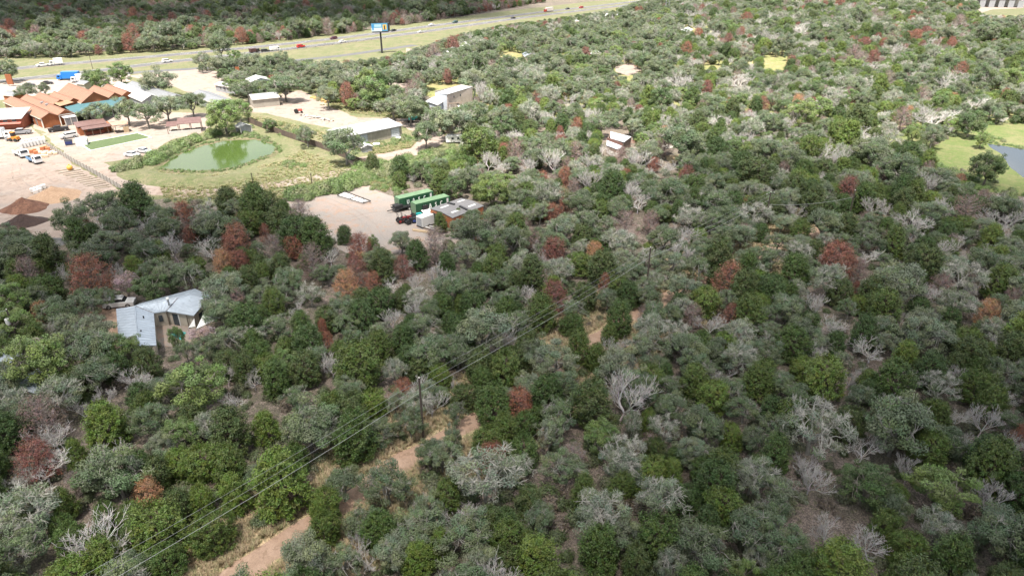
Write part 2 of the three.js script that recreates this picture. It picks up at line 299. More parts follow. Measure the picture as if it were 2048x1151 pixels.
// ------------------------------------------------------------------ the cumulus that shades the near wood and the one over the wood beyond the highway
{
  const cloudMat = (opacity) => new THREE.MeshPhysicalMaterial({ color: 0xffffff, roughness: 1, transmission: 0.45, thickness: 0, side: THREE.DoubleSide, transparent: true, opacity });
  function cloud(blobs, seed, opacity, label) {
    const rng = RNG(seed), list = [];
    for (const [x, z, r] of blobs) for (let i = 0; i < 7; i++) {
      const k = i ? 0.34 + rng() * 0.3 : 1, a = rng() * 6.3, d = i ? r * (0.55 + rng() * 0.5) : 0, alt = 560 + (i ? rng() * 50 : 20), sx = x + Math.cos(a) * d, sz = z + Math.sin(a) * d, t = alt / SUN.y;
      const g = new THREE.IcosahedronGeometry(r * k, 3), p = g.attributes.position;
      for (let j = 0; j < p.count; j++) { const u = p.getX(j), v = p.getY(j), w = p.getZ(j), n = 0.85 + 0.35 * fbm(u * 0.05 + v * 0.04 + seed, w * 0.05 - v * 0.03 + i, 3); p.setXYZ(j, u * n, v * n * 0.3, w * n); }
      g.computeVertexNormals(); g.translate(sx + SUN.x * t, alt, sz + SUN.z * t); list.push(g);
    }
    const m = part(numbered('cloud'), list, cloudMat(opacity), scene); tag(m, label, 'cloud', null, 'structure');
  }
  cloud([[-230, -60, 90], [-150, -85, 70], [-70, -75, 90], [-40, -110, 42], [10, -60, 90], [40, -120, 62], [95, -80, 90], [85, -140, 52], [165, -80, 72], [245, -45, 80], [150, -10, 110], [0, 10, 110], [-150, 10, 110], [-100, -125, 36], [-60, -128, 30]], 3, 0.085, 'thin broad cumulus cloud whose shade lies over the near wood');
  cloud([[-420, -560, 110], [-300, -560, 95], [-210, -590, 90], [-330, -700, 150], [-120, -680, 110], [-520, -700, 170]], 8, 0.26, 'cumulus cloud whose shade lies over the wood beyond the highway');
}

// ------------------------------------------------------------------ vegetation: geometry of each kind
const leafBuf = () => ({ p: [], c: [] });
function leaf(B, x, y, z, nx, ny, nz, len, wid, spin, col) {   // one small leaf spray: a bent diamond of two triangles
  let l = Math.hypot(nx, ny, nz) || 1; nx /= l; ny /= l; nz /= l;
  let ax = Math.abs(ny) < 0.9 ? -nz : 1, ay = 0, az = Math.abs(ny) < 0.9 ? nx : 0; l = Math.hypot(ax, ay, az) || 1; ax /= l; az /= l;
  const bx = ny * az - nz * ay, by = nz * ax - nx * az, bz = nx * ay - ny * ax, cs = Math.cos(spin), sn = Math.sin(spin);
  const ux = (ax * cs + bx * sn) * len / 2, uy = (ay * cs + by * sn) * len / 2, uz = (az * cs + bz * sn) * len / 2;
  const vx = (bx * cs - ax * sn) * wid / 2, vy = (by * cs - ay * sn) * wid / 2, vz = (bz * cs - az * sn) * wid / 2;
  B.p.push(x - ux, y - uy, z - uz, x + vx, y + vy, z + vz, x + ux, y + uy, z + uz, x - ux, y - uy, z - uz, x + ux, y + uy, z + uz, x - vx, y - vy, z - vz);
  for (let i = 0; i < 6; i++) B.c.push(col[0], col[1], col[2]);
}
function limb(B, a, b, r0, r1, col, seg = 4) {   // a tapered stick
  const d = [b[0] - a[0], b[1] - a[1], b[2] - a[2]], L = Math.hypot(...d) || 1e-6; d[0] /= L; d[1] /= L; d[2] /= L;
  let u = Math.abs(d[1]) < 0.9 ? [-d[2], 0, d[0]] : [1, 0, 0]; const l = Math.hypot(...u); u = u.map((k) => k / l);
  const w = [d[1] * u[2] - d[2] * u[1], d[2] * u[0] - d[0] * u[2], d[0] * u[1] - d[1] * u[0]];
  for (let i = 0; i < seg; i++) {
    const t0 = i / seg * 6.2832, t1 = (i + 1) / seg * 6.2832, q = (t, r, o) => [0, 1, 2].map((k) => o[k] + (u[k] * Math.cos(t) + w[k] * Math.sin(t)) * r);
    const A = q(t0, r0, a), A2 = q(t1, r0, a), C = q(t0, r1, b), C2 = q(t1, r1, b);
    B.p.push(...A, ...C, ...A2, ...A2, ...C, ...C2); for (let k = 0; k < 6; k++) B.c.push(...col);
  }
}
function bufGeo(B) {
  const g = new THREE.BufferGeometry(); g.setAttribute('position', new THREE.Float32BufferAttribute(B.p, 3)); g.setAttribute('color', new THREE.Float32BufferAttribute(B.c, 3)); return g;
}
const joined = (a, b) => bufGeo({ p: a.p.concat(b.p), c: a.c.concat(b.c) });
const vary = (rng, amt) => 1 + (rng() - 0.5) * 2 * amt;
// a crooked branch from a to b in k pieces
function crooked(B, rng, a, b, r0, r1, k, bend, col, seg = 4) {
  let p = a; const L = Math.hypot(b[0] - a[0], b[1] - a[1], b[2] - a[2]);
  for (let i = 1; i <= k; i++) {
    const t = i / k, w = i < k ? bend * L * 0.5 : 0, q = [0, 1, 2].map((m) => lerp(a[m], b[m], t) + (rng() - 0.5) * w);
    limb(B, p, q, lerp(r0, r1, (i - 1) / k), lerp(r0, r1, t), col, seg); p = q;
  }
}
// broad round-headed oak: crown of many lobes on spreading limbs. open: share of leaf left out (ragged, half-dead crowns show their pale twigs)
function oak(seed, { open = 0, R = 4, Hc = 4.3, ry = 2.9, lobes = 84, per = 330, leafLen = 0.215, twigs = 2.2, bark = [0.21, 0.2, 0.18], wild = 0.5, droop = -0.75 } = {}) {
  const rng = RNG(seed), wood = leafBuf(), leaves = leafBuf(), fork = [(rng() - 0.5) * 0.5, 1.5 + rng() * 0.8, (rng() - 0.5) * 0.5];
  crooked(wood, rng, [0, -0.1, 0], fork, 0.24, 0.19, 3, 0.15, bark.map((k) => k * 0.75), 6);
  const limbs = []; const nl = 5 + (rng() * 3 | 0);
  for (let i = 0; i < nl; i++) {
    const a = (i + rng() * 0.7) / nl * 6.2832, e = [Math.cos(a) * R * (0.35 + rng() * 0.3), Hc + (rng() - 0.3) * ry * 0.7, Math.sin(a) * R * (0.35 + rng() * 0.3)];
    crooked(wood, rng, fork, e, 0.15, 0.08, 4, 0.3, bark, 5); limbs.push(e);
  }
  const off = rng() * 50;
  for (let i = 0; i < lobes; i++) {
    // spread over the dome by the golden angle, then thrown about
    const yy = lerp(droop, 1, Math.pow((i + 0.5) / lobes, 0.85)), a = i * 2.39996 + (rng() - 0.5) * 0.9, rad = Math.sqrt(Math.max(0, 1 - yy * yy));
    const k = 0.7 + (fbm(Math.cos(a) * 1.3 + off, Math.sin(a) * 1.3 + yy * 1.7 + off, 3) - 0.5) * 2 * wild + (rng() - 0.5) * 0.34;
    if (fbm(Math.cos(a) * 2.1 + off * 1.7, Math.sin(a) * 2.1 + yy * 2.4, 2) < 0.33) continue;   // a gap in the crown
    const c = [Math.cos(a) * rad * R * k, Hc + yy * ry * k, Math.sin(a) * rad * R * k], s = (0.42 + rng() * 0.5) * R / 4;
    let best = limbs[0], bd = 1e9; for (const l of limbs) { const d = Math.hypot(l[0] - c[0], l[1] - c[1], l[2] - c[2]); if (d < bd) { bd = d; best = l; } }
    crooked(wood, rng, best, c, 0.06, 0.03, 3, 0.35, bark, 3);
    const bare = rng() < open * 0.6, lt = vary(rng, 0.2), hue = [lt * vary(rng, 0.14), lt * vary(rng, 0.08), lt * vary(rng, 0.2)], n = Math.round(per * (bare ? 0.12 : 1 - open * 0.55) * s * s * 1.1);
    for (let j = 0; j < n; j++) {
      const u = rng() * 2 - 1, t = rng() * 6.2832, q = Math.sqrt(1 - u * u), rr = s * (0.5 + 0.62 * Math.pow(rng(), 0.6)), dx = q * Math.cos(t), dy = u * 0.85 + 0.12, dz = q * Math.sin(t);
      const g = vary(rng, 0.22);
      leaf(leaves, c[0] + dx * rr, c[1] + dy * rr * 0.82, c[2] + dz * rr, dx + (rng() - 0.5) * 1.5, dy + 0.5 + (rng() - 0.5) * 1.5, dz + (rng() - 0.5) * 1.5, leafLen * vary(rng, 0.35), leafLen * 0.62, rng() * 6.3, [g * hue[0], g * hue[1], g * hue[2]]);
    }
    const tw = Math.round(twigs * (bare ? 3 : 1) * (0.4 + rng()));
    for (let j = 0; j < tw; j++) {
      const t = rng() * 6.2832, e = rng() * 1.5 - 0.2, L = s * (0.95 + rng() * 0.5), d = [Math.cos(t) * Math.cos(e), Math.sin(e), Math.sin(t) * Math.cos(e)], m = [0, 1, 2].map((k) => c[k] + d[k] * L * 0.55 + (rng() - 0.5) * 0.2), en = [0, 1, 2].map((k) => c[k] + d[k] * L + (rng() - 0.5) * 0.35);
      const pale = bark.map((b) => b * 1.25); limb(wood, c, m, 0.035, 0.026, pale, 3); limb(wood, m, en, 0.026, 0.014, pale, 3);
      if (bare) for (let k = 0; k < 2; k++) limb(wood, m, [0, 1, 2].map((v) => en[v] + (rng() - 0.5) * 0.7), 0.022, 0.012, pale, 3);
    }
  }
  return { wood, leaves };
}
// juniper: upright, feathery sprays over a lobed ovoid
function juniper(seed, { H = 7, R = 2.5, sprays = 560, per = 24, tip = 0.3, keep = 1, low = 0.1, cone = 0.75, bark = [0.16, 0.12, 0.1], branchCol = null, lean = 0 } = {}) {
  const rng = RNG(seed), wood = leafBuf(), leaves = leafBuf(), off = rng() * 90;
  crooked(wood, rng, [0, -0.1, 0], [lean, H * 0.9, 0], 0.17, 0.03, 5, 0.05, bark, 5);
  for (let i = 0; i < sprays; i++) {
    const t = low + (1 - low) * Math.pow((i + rng()) / sprays, 1.1), a = i * 2.39996 + rng() * 0.8, y = t * H;
    const prof = Math.pow(Math.sin(Math.PI * Math.pow(clamp(1 - t), cone) * 0.62 + 0.02), 0.8), lump = 0.66 + 1.15 * (fbm(Math.cos(a) * 1.9 + off, Math.sin(a) * 1.9 + y * 0.7 + off, 3) - 0.35);
    const inner = rng() < 0.18 ? 0.6 : 1, r = R * prof * lump * inner, out = [Math.cos(a), 0.42 + 0.75 * t + rng() * 0.3, Math.sin(a)], x = lean * t + Math.cos(a) * r, z = Math.sin(a) * r;
    if (i % 3 === 0) limb(wood, [lean * t * 0.9, y - r * 0.35 - 0.2, 0], [x, y, z], 0.04, 0.012, branchCol ?? bark, 3);
    if (rng() > keep) continue;
    const lt = vary(rng, 0.22), hue = [lt * vary(rng, 0.18), lt * vary(rng, 0.1), lt * vary(rng, 0.25)], L = 0.75 * (0.7 + rng() * 0.6);
    for (let j = 0; j < per; j++) {
      const s = rng() * L, sp = 0.12 + s * 0.32, px = x + out[0] * s * 0.8 + (rng() - 0.5) * sp * 2, py = y + out[1] * s * 0.7 + (rng() - 0.5) * sp * 1.6, pz = z + out[2] * s * 0.8 + (rng() - 0.5) * sp * 2, g = vary(rng, 0.2);
      leaf(leaves, px, py, pz, out[0] * 0.6 + (rng() - 0.5) * 1.6, 0.6 + (rng() - 0.5) * 1.4, out[2] * 0.6 + (rng() - 0.5) * 1.6, tip * vary(rng, 0.4), tip * 0.42, rng() * 6.3, [g * hue[0], g * hue[1], g * hue[2]]);
    }
  }
  return { wood, leaves };
}
// leafless tree: crooked limbs that divide down to twigs
function bare(seed, { H = 6.5, spread = 1, bark = [0.5, 0.48, 0.46], depth = 6, thick = 0.15, trunkH = 0.22, upward = 0.25, fan = 1 } = {}) {
  const rng = RNG(seed), wood = leafBuf(), twig = leafBuf(), L0 = H * trunkH;
  const grow = (p, d, len, r, k) => {
    const B = k > 2 ? twig : wood, tone = bark.map((b) => b * vary(rng, 0.1));
    let q = p; const pieces = k < 2 ? 3 : 2;
    for (let i = 0; i < pieces; i++) {
      d = [d[0] + (rng() - 0.5) * 0.55, d[1] + (rng() - 0.5) * 0.4 + (k > 1 ? upward * 0.3 : 0), d[2] + (rng() - 0.5) * 0.55]; const l = Math.hypot(...d); d = d.map((v) => v / l);
      const e = [0, 1, 2].map((m) => q[m] + d[m] * len / pieces); limb(B, q, e, Math.max(0.017, r * (1 - i / pieces * 0.3)), Math.max(0.014, r * (1 - (i + 1) / pieces * 0.3)), tone, k < 2 ? 5 : 3); q = e;
      if (k > 0 && k < depth && rng() < 0.62) grow(q, [d[0] + (rng() - 0.5) * 2, d[1] + (rng() - 0.5) * 1.2, d[2] + (rng() - 0.5) * 2], len * 0.62, r * 0.5, k + 1);
    }
    if (k >= depth) return;
    const n = k === 0 ? 4 + (rng() * 3 | 0) : 2 + (rng() < 0.45 ? 1 : 0), a0 = rng() * 6.3;
    for (let i = 0; i < n; i++) {
      const a = a0 + i / n * 6.2832 + (rng() - 0.5), sp = (k === 0 ? 0.95 : 0.75) * spread * (0.6 + rng() * 0.6);
      grow(q, [d[0] + Math.cos(a) * sp, d[1] * (k === 0 ? 0.8 : 0.85) + upward + (rng() - 0.5) * 0.35, d[2] + Math.sin(a) * sp], len * (k === 0 ? 1.15 : 0.74) * vary(rng, 0.25), r * (k === 0 ? 0.6 : 0.62), k + 1);
    }
  };
  grow([0, -0.1, 0], [(rng() - 0.5) * 0.3, 1, (rng() - 0.5) * 0.3], L0, thick, 0);
  return { wood, leaves: twig };
}
function shrub(seed, { R = 1.2, n = 900, leafLen = 0.2 } = {}) {
  const rng = RNG(seed), wood = leafBuf(), leaves = leafBuf(), off = rng() * 30;
  for (let i = 0; i < 9; i++) { const a = rng() * 6.3; limb(wood, [0, -0.05, 0], [Math.cos(a) * R * 0.6, R * (0.5 + rng() * 0.6), Math.sin(a) * R * 0.6], 0.03, 0.012, [0.18, 0.15, 0.12], 3); }
  for (let i = 0; i < n; i++) {
    const u = Math.pow(rng(), 0.8), t = rng() * 6.2832, q = Math.sqrt(1 - u * u), k = R * (0.55 + 0.5 * rng()) * (0.75 + 0.8 * (fbm(Math.cos(t) * 2 + off, Math.sin(t) * 2 + u * 2, 3) - 0.3)), g = vary(rng, 0.3);
    leaf(leaves, q * Math.cos(t) * k, u * k * 0.95 + 0.12, q * Math.sin(t) * k, q * Math.cos(t) + rng() - 0.5, u + rng() - 0.2, q * Math.sin(t) + rng() - 0.5, leafLen * vary(rng, 0.4), leafLen * 0.55, rng() * 6.3, [g, g * vary(rng, 0.1), g * vary(rng, 0.2)]);
  }
  return { wood, leaves };
}
function tuft(seed, { h = 0.55, n = 26, w = 0.035, lay = 0.5 } = {}) {
  const rng = RNG(seed), B = leafBuf();
  for (let i = 0; i < n; i++) {
    const a = rng() * 6.3, r = rng() * 0.28, x = Math.cos(a) * r, z = Math.sin(a) * r, b = rng() * 6.3, L = h * (0.5 + rng() * 0.8), ex = x + Math.cos(b) * L * lay, ez = z + Math.sin(b) * L * lay, px = -Math.sin(b) * w, pz = Math.cos(b) * w, g = vary(rng, 0.25);
    B.p.push(x - px, -0.02, z - pz, x + px, -0.02, z + pz, ex, L, ez); for (let k = 0; k < 3; k++) B.c.push(g, g * vary(rng, 0.06), g * 0.95);
  }
  return B;
}

// ------------------------------------------------------------------ kinds of tree
const leafMat = (r, g, b, o = {}) => new THREE.MeshPhysicalMaterial({ color: lin(r, g, b), vertexColors: true, roughness: 0.55, side: THREE.DoubleSide, specularIntensity: 0.8, transmission: 0.22, thickness: 0, ...o });
const woodMat = new THREE.MeshStandardMaterial({ color: 0xffffff, vertexColors: true, roughness: 0.95, side: THREE.DoubleSide });
const KIND = {};
// tones: several leaf colours for a kind; each variant of shape is paired with each tone
function kind(code, name, title, makes, tones, words, dims) {
  KIND[code] = {
    name, title, words, dims, list: [],
    shapes: makes.map((f) => { const t = f(); let r = 0.1, h = 0.1; for (const B of [t.leaves, t.wood]) for (let i = 0; i < B.p.length; i += 3) { r = Math.max(r, Math.hypot(B.p[i], B.p[i + 2])); h = Math.max(h, B.p[i + 1]); } const rs = []; for (let i = 0; i < t.leaves.p.length; i += 9) rs.push(Math.hypot(t.leaves.p[i], t.leaves.p[i + 2])); rs.sort((a, b) => a - b); return { leaves: bufGeo(t.leaves), wood: bufGeo(t.wood), all: t, r: rs[rs.length * 0.93 | 0] ?? r, h, tris: (t.leaves.p.length + t.wood.p.length) / 9 }; }),
    mats: tones.map((t) => leafMat(...t)), tones,
  };
}
const seeds = (n, f) => Array.from({ length: n }, (_, i) => () => f(i));
kind('o', 'live_oak', 'live oak', seeds(6, (i) => oak(100 + i, { open: [0.05, 0.12, 0.2, 0.1, 0.28, 0.15][i], lobes: [84, 92, 72, 88, 80, 96][i], ry: [2.8, 3.1, 2.6, 3.3, 2.9, 2.8][i], wild: [0.45, 0.55, 0.5, 0.6, 0.5, 0.45][i] })), [[0.12, 0.162, 0.08], [0.102, 0.146, 0.066], [0.15, 0.186, 0.106], [0.096, 0.132, 0.064]], ['full', 'rounded', 'spreading', 'dense', 'ragged', 'broad'], { h: 7.6 });
kind('p', 'pale_oak', 'pale thin-leaved oak', seeds(4, (i) => oak(200 + i, { open: [0.45, 0.58, 0.35, 0.5][i], lobes: 80, per: 320, twigs: 4.5, bark: [0.3, 0.29, 0.26], leafLen: 0.2, wild: 0.45 })), [[0.172, 0.212, 0.135], [0.152, 0.192, 0.115], [0.192, 0.226, 0.155]], ['ragged', 'lichen-grey', 'twiggy', 'thinning'], { h: 7.4 });
kind('g', 'broadleaf_tree', 'leafy green broadleaf tree', seeds(3, (i) => oak(300 + i, { open: 0, lobes: 96, per: 330, ry: [3.2, 3.6, 2.9][i], Hc: 4.1, leafLen: 0.23, twigs: 1, wild: 0.42, droop: -0.95, bark: [0.2, 0.18, 0.15] })), [[0.115, 0.175, 0.05], [0.15, 0.21, 0.058], [0.075, 0.12, 0.038]], ['lush', 'tall', 'full'], { h: 8 });
kind('j', 'juniper', 'dark green juniper', seeds(5, (i) => juniper(400 + i, { R: [2.5, 2.7, 2.3, 2.9, 2.4][i], H: [7, 6.6, 7.4, 6.2, 6.8][i], cone: [0.75, 0.62, 0.9, 0.55, 0.7][i], lean: [0, 0.4, -0.3, 0, 0.2][i] })), [[0.064, 0.108, 0.02], [0.052, 0.094, 0.021], [0.082, 0.122, 0.022], [0.07, 0.1, 0.026]], ['bushy', 'rounded', 'pointed', 'squat', 'feathery'], { h: 6.8 });
kind('y', 'juniper', 'yellow-green juniper', seeds(3, (i) => juniper(450 + i, { R: [2.7, 2.9, 2.5][i], H: [6.6, 6.4, 7][i], cone: [0.62, 0.55, 0.8][i], per: 26 })), [[0.112, 0.168, 0.026], [0.1, 0.148, 0.026], [0.128, 0.182, 0.034]], ['bright', 'rounded', 'feathery'], { h: 6.6 });
kind('r', 'dead_juniper', 'rust-red dead juniper', seeds(4, (i) => juniper(500 + i, { R: [2.4, 2.6, 2.3, 2.5][i], H: [6.6, 7, 6, 6.4][i], keep: [0.8, 0.6, 0.9, 0.7][i], per: 18, tip: 0.22, low: 0.16, cone: [0.7, 0.8, 0.6, 0.7][i], bark: [0.2, 0.15, 0.13], branchCol: [0.24, 0.17, 0.15] })), [[0.215, 0.085, 0.058], [0.18, 0.072, 0.056], [0.24, 0.1, 0.062]], ['round', 'thin', 'dense', 'ragged'], { h: 6.4 });
kind('m', 'dead_juniper', 'mauve-brown dead juniper', seeds(3, (i) => juniper(550 + i, { R: [2.5, 2.4, 2.7][i], H: [6.4, 6.8, 6][i], keep: [0.55, 0.7, 0.45][i], per: 15, tip: 0.2, low: 0.14, bark: [0.26, 0.22, 0.2], branchCol: [0.3, 0.25, 0.23] })), [[0.2, 0.135, 0.12], [0.225, 0.175, 0.155], [0.17, 0.115, 0.1]], ['wispy', 'greyish', 'thin'], { h: 6.4 });
kind('t', 'dead_juniper', 'tan dead juniper', seeds(2, (i) => juniper(580 + i, { R: 2.3, H: [6.4, 6][i], keep: 0.7, per: 17, tip: 0.22, low: 0.15, bark: [0.28, 0.2, 0.14], branchCol: [0.36, 0.24, 0.16] })), [[0.36, 0.2, 0.105], [0.33, 0.23, 0.135]], ['ragged', 'thin'], { h: 6.2 });
kind('b', 'bare_tree', 'bare pale grey dead tree', seeds(6, (i) => bare(600 + i, { H: [6.4, 7, 6, 6.6, 5.6, 6.2][i], spread: [1, 0.85, 1.15, 1, 0.8, 1.05][i], upward: [0.22, 0.34, 0.14, 0.25, 0.4, 0.2][i], depth: 5, bark: [[0.46, 0.44, 0.425], [0.4, 0.38, 0.365], [0.48, 0.465, 0.44], [0.37, 0.355, 0.345], [0.43, 0.41, 0.39], [0.41, 0.395, 0.38]][i] })), [[1, 1, 1]], ['wide', 'upright', 'flat-topped', 'tangled', 'slender', 'crooked'], { h: 6.2 });
for (const m of KIND.b.mats) { m.transmission = 0; m.roughness = 0.95; }
kind('f', 'flowering_tree', 'tree with pale pink blossom', [() => oak(700, { lobes: 60, per: 220, R: 3, Hc: 4, ry: 2.2, open: 0.15, bark: [0.25, 0.2, 0.18] })], [[0.36, 0.26, 0.25]], ['rounded'], { h: 6 });

// ------------------------------------------------------------------ trees read one by one from the photograph: kind, middle of the crown (px), width of the crown (px)
const SEEN = `o45,500,82 o12,470,60 j95,505,55 o135,430,70 o197,410,80 j270,403,65 o235,440,68 j155,470,52 o215,478,78 o170,510,70 o265,482,70 o297,500,60 o325,455,62 b347,488,60 y320,506,40 r380,468,30 r366,424,38 b374,432,34 o445,452,72 r472,480,60 b420,495,55 t445,522,46 r478,521,38 j495,445,50 j508,402,60 j455,402,46 o475,412,50 r175,550,78 m55,545,60 b115,545,50 b235,540,30 f250,568,50 g300,568,70 o335,542,60 o380,550,70 o440,577,80 j95,580,60 j30,545,42 y37,577,46 o70,592,60 g20,597,80 t80,622,36 o112,620,70 o160,610,68 o215,590,46 o180,657,78 o120,652,70 o442,618,68 m475,600,50 j490,640,60 g18,642,84
g75,710,128 o130,682,70 o185,692,88 g245,692,70 j292,725,55 g352,668,30 f405,676,52 o452,680,72 o185,747,76 b265,757,62 b210,790,46 p115,785,100 b160,812,46 g390,766,116 o332,772,60 m82,835,92 b452,748,40 b506,756,36 b462,800,58 j485,735,50 y207,846,80 j15,860,56 o300,832,80 g365,862,72 o322,888,60 p415,846,60 j462,856,76 b105,870,72 r72,915,76 y150,906,42 o225,935,122 y405,926,82 m145,966,46 t296,986,64 j312,946,60 b85,932,90 p46,1020,118 o40,1102,108 j125,1006,46 b186,1072,128 y312,1052,112 y205,1112,72 j420,1062,82 y402,1000,52 y466,982,62 o265,1132,70 j352,1010,56
j530,412,60 j558,442,52 m600,424,46 j592,470,70 j632,472,60 j688,468,32 m550,490,52 r530,465,26 r590,492,44 m622,516,70 r718,492,44 r710,536,54 b660,512,36 g745,486,26 j760,530,50 o802,478,42 j832,506,46 m870,487,60 b810,526,32 r805,532,40 t692,568,54 r745,562,34 b832,558,32 b882,546,50 o930,502,70 o950,456,80 r956,492,20 o905,572,70 j950,612,60 o962,562,56 j762,602,60 b827,612,50 b780,636,42 o575,557,62 o556,592,52 p620,582,52 j545,602,42 b592,616,42 o555,650,62 j600,652,46 r645,656,20 r655,682,26 o690,642,60 j722,632,60 o850,652,70 o970,655,98
j615,682,60 g570,722,50 j610,737,62 j550,752,56 b662,725,48 j716,728,82 j756,692,56 o710,676,50 p790,737,46 j840,737,52 y880,752,46 o862,702,80 o915,700,70 b912,772,22 j930,792,52 o617,846,112 o592,792,60 y530,852,52 j712,870,80 o820,842,62 o790,802,50 j988,806,72 o912,824,46 y558,956,108 o684,964,72 o775,962,98 o884,906,86 p970,942,122 y652,1006,60 j650,1056,62 j760,1060,70 b712,1076,42 b735,1112,52 o610,1112,112 o690,1122,80 y835,1116,62 y882,1086,42 o935,1062,112 o850,1012,80 o962,1124,80
o1080,422,52 o1130,452,60 o1162,402,60 r1130,410,30 b1277,402,52 o1232,416,46 o1176,442,68 j1166,472,42 o1110,482,56 m1062,476,32 r1107,498,46 t1189,504,38 p1240,482,66 m1252,446,60 m1300,442,42 j1206,532,56 p1120,537,60 b1090,520,36 j1065,542,52 r1109,590,56 b1057,584,42 r1210,566,26 j1170,592,52 j1085,622,56 o1040,642,62 p1296,510,42 o1330,472,60 o1340,522,70 j1440,512,56 r1459,558,66 o1400,537,60 o1360,572,60 o1300,592,46 y1410,602,60 o1452,592,56 j1490,572,60 j1500,622,60 b1420,647,62 m1385,632,50 p1300,652,70 j1240,632,56 p1380,427,60 o1420,442,56 o1470,470,60 o1345,625,46
o1109,716,92 j1160,692,52 o1240,726,92 o1290,692,70 p1350,662,70 o1372,692,78 o1392,722,70 p1480,712,72 b1435,747,48 o1340,772,60 j1390,762,56 y1430,792,62 b1245,792,104 j1184,806,76 p1265,842,38 y1296,842,32 p1330,852,62 o1410,846,82 y1460,872,46 o1490,812,70 o1512,872,60 o1116,826,82 j1050,852,52 g1205,872,72 p1245,906,92 o1133,930,88 p1035,932,62 p1250,930,80 y1345,946,42 j1310,902,44 p1320,986,92 p1200,1022,112 o1252,1062,70 j1170,982,50 o1080,1032,62 j1200,1092,82 j1272,1122,64 y1070,1112,82 o1400,1082,112 p1340,1122,62 o1500,1052,92 p1505,946,92 j1430,962,82 g1490,1142,60
b1590,417,38 o1555,482,50 j1600,462,42 o1650,442,70 p1600,502,62 r1676,518,66 j1590,542,60 p1660,557,80 j1680,582,52 r1712,580,16 m1720,542,42 b1735,512,46 j1790,482,52 o1740,482,60 j1690,452,42 b1832,442,62 b1750,412,46 m1935,416,62 b2015,432,62 o1940,472,42 j1850,522,72 o1800,560,96 j1745,582,52 j1770,612,70 p1926,546,86 b1890,497,42 b1935,512,32 m1885,572,50 b1950,582,42 p1915,602,70 t1977,624,52 b1635,607,42 o1575,612,62 b1670,652,52 b1805,637,38 o1700,612,42 j2002,562,60 o2022,532,62
b1545,677,38 b1630,702,42 y1648,752,88 b1745,697,62 b1705,747,38 j1790,762,80 y1810,712,52 b1805,747,48 o1850,662,98 m1862,692,42 p1880,767,72 b1905,747,38 b1785,802,52 o1800,842,134 p1630,842,134 o1560,852,62 y1860,897,72 j1960,772,72 j1988,802,56 b2010,792,58 b1970,842,66 b1915,832,46 b1950,882,62 j1980,907,72 r2042,872,34 b2030,887,52 j1555,907,62 b1730,892,82 b1615,927,52 b1622,952,64 g1735,962,96 o1790,1012,62 b1820,937,52 g1890,967,112 j1990,927,92 o1562,982,84 b1660,1057,68 b1745,1082,74 o1570,1082,104 y1680,1132,104 y1820,1097,68 p1880,1052,82 o2010,1062,112 j1910,1112,82 b1990,997,72 j1775,1052,62 j2020,700,60 p1990,660,60 o1720,790,50 j1520,760,60 o1530,700,70
o186,222,58 o250,214,54 o290,224,62 o330,209,56 o381,202,50 g445,226,78 g476,213,50 o312,156,68 g237,142,44 g180,150,34 g196,156,42 o7,135,50 o49,180,44 o86,174,22 o493,178,54 o568,168,60 o655,188,46 o786,208,52 o612,266,50 o688,281,76 o668,272,42 g537,247,26 j744,326,28 j800,334,38 g842,336,46 o820,212,60 o862,238,60 o905,240,70 o850,262,56 o940,225,70 o408,117,44 o438,123,46 o470,130,44 o502,120,46 o532,126,44 o560,118,44 o590,130,46 o520,142,40 g470,112,30 y667,182,30
g1980,327,70 g1945,241,54 b1872,232,62 b1855,222,50 g1965,276,30 g1908,245,36 o1750,300,70 o1800,330,80 j1720,235,46 g1600,222,60 g1640,214,50 g1575,210,46 m1805,235,40 g1830,262,40 y1700,270,50
o1890,62,40 g1945,14,22 m1920,44,36 g985,375,70 g905,372,46 g1010,360,50 o935,350,50 j880,362,40 g870,350,40 m1148,372,30 r1155,248,24 r1308,328,22 b1060,325,50 b1110,318,46 b1010,330,46 m1030,300,46 b975,320,40 m1150,300,40 b1180,322,40 b1270,318,44 b1330,330,40 o1300,300,50 r905,88,30 m868,102,36 g1165,118,40 y1140,122,24 g1200,140,36 r1415,175,24 r1375,98,26 b1224,304,30 m1243,309,28 p1262,306,30 b1206,298,26 b1285,300,34 o915,450,40 j880,443,26 j917,432,14 o985,430,50 o945,432,36 o858,902,56 o905,872,40 y640,1030,40 o408,694,56 o372,700,44`;
const heightOf = (k) => KIND[k].dims.h;
const seenSpots = [];
const trees = [];   // {k, x, z, s, sy, r, px, py, w}
for (const m of SEEN.matchAll(/([a-z])(\d+),(\d+),(\d+)/g)) {
  const k = m[1], px = +m[2], py = +m[3], w = +m[4], K = KIND[k], v = trees.length % K.shapes.length, sh = K.shapes[v];
  let c = W(px, py, 3.5), s = 1, sy = 1;
  for (let i = 0; i < 3; i++) { const rad = w * depthAt(c) / FPX / 2; s = rad / sh.r; sy = clamp(s, 0.72, 1.28); if (s > 1.28) sy = Math.pow(s, 0.6) * 1.08; if (s < 0.72) sy = Math.max(s, 0.55) * 1.08; c = W(px, py, sh.h * sy * (k === 'b' ? 0.6 : 'jyrmt'.includes(k) ? 0.5 : 0.6)); }
  trees.push({ k, v, x: c.x, z: c.z, s, sy, r: s * sh.r, seen: true }); seenSpots.push([px, py, w, c.z]);
}
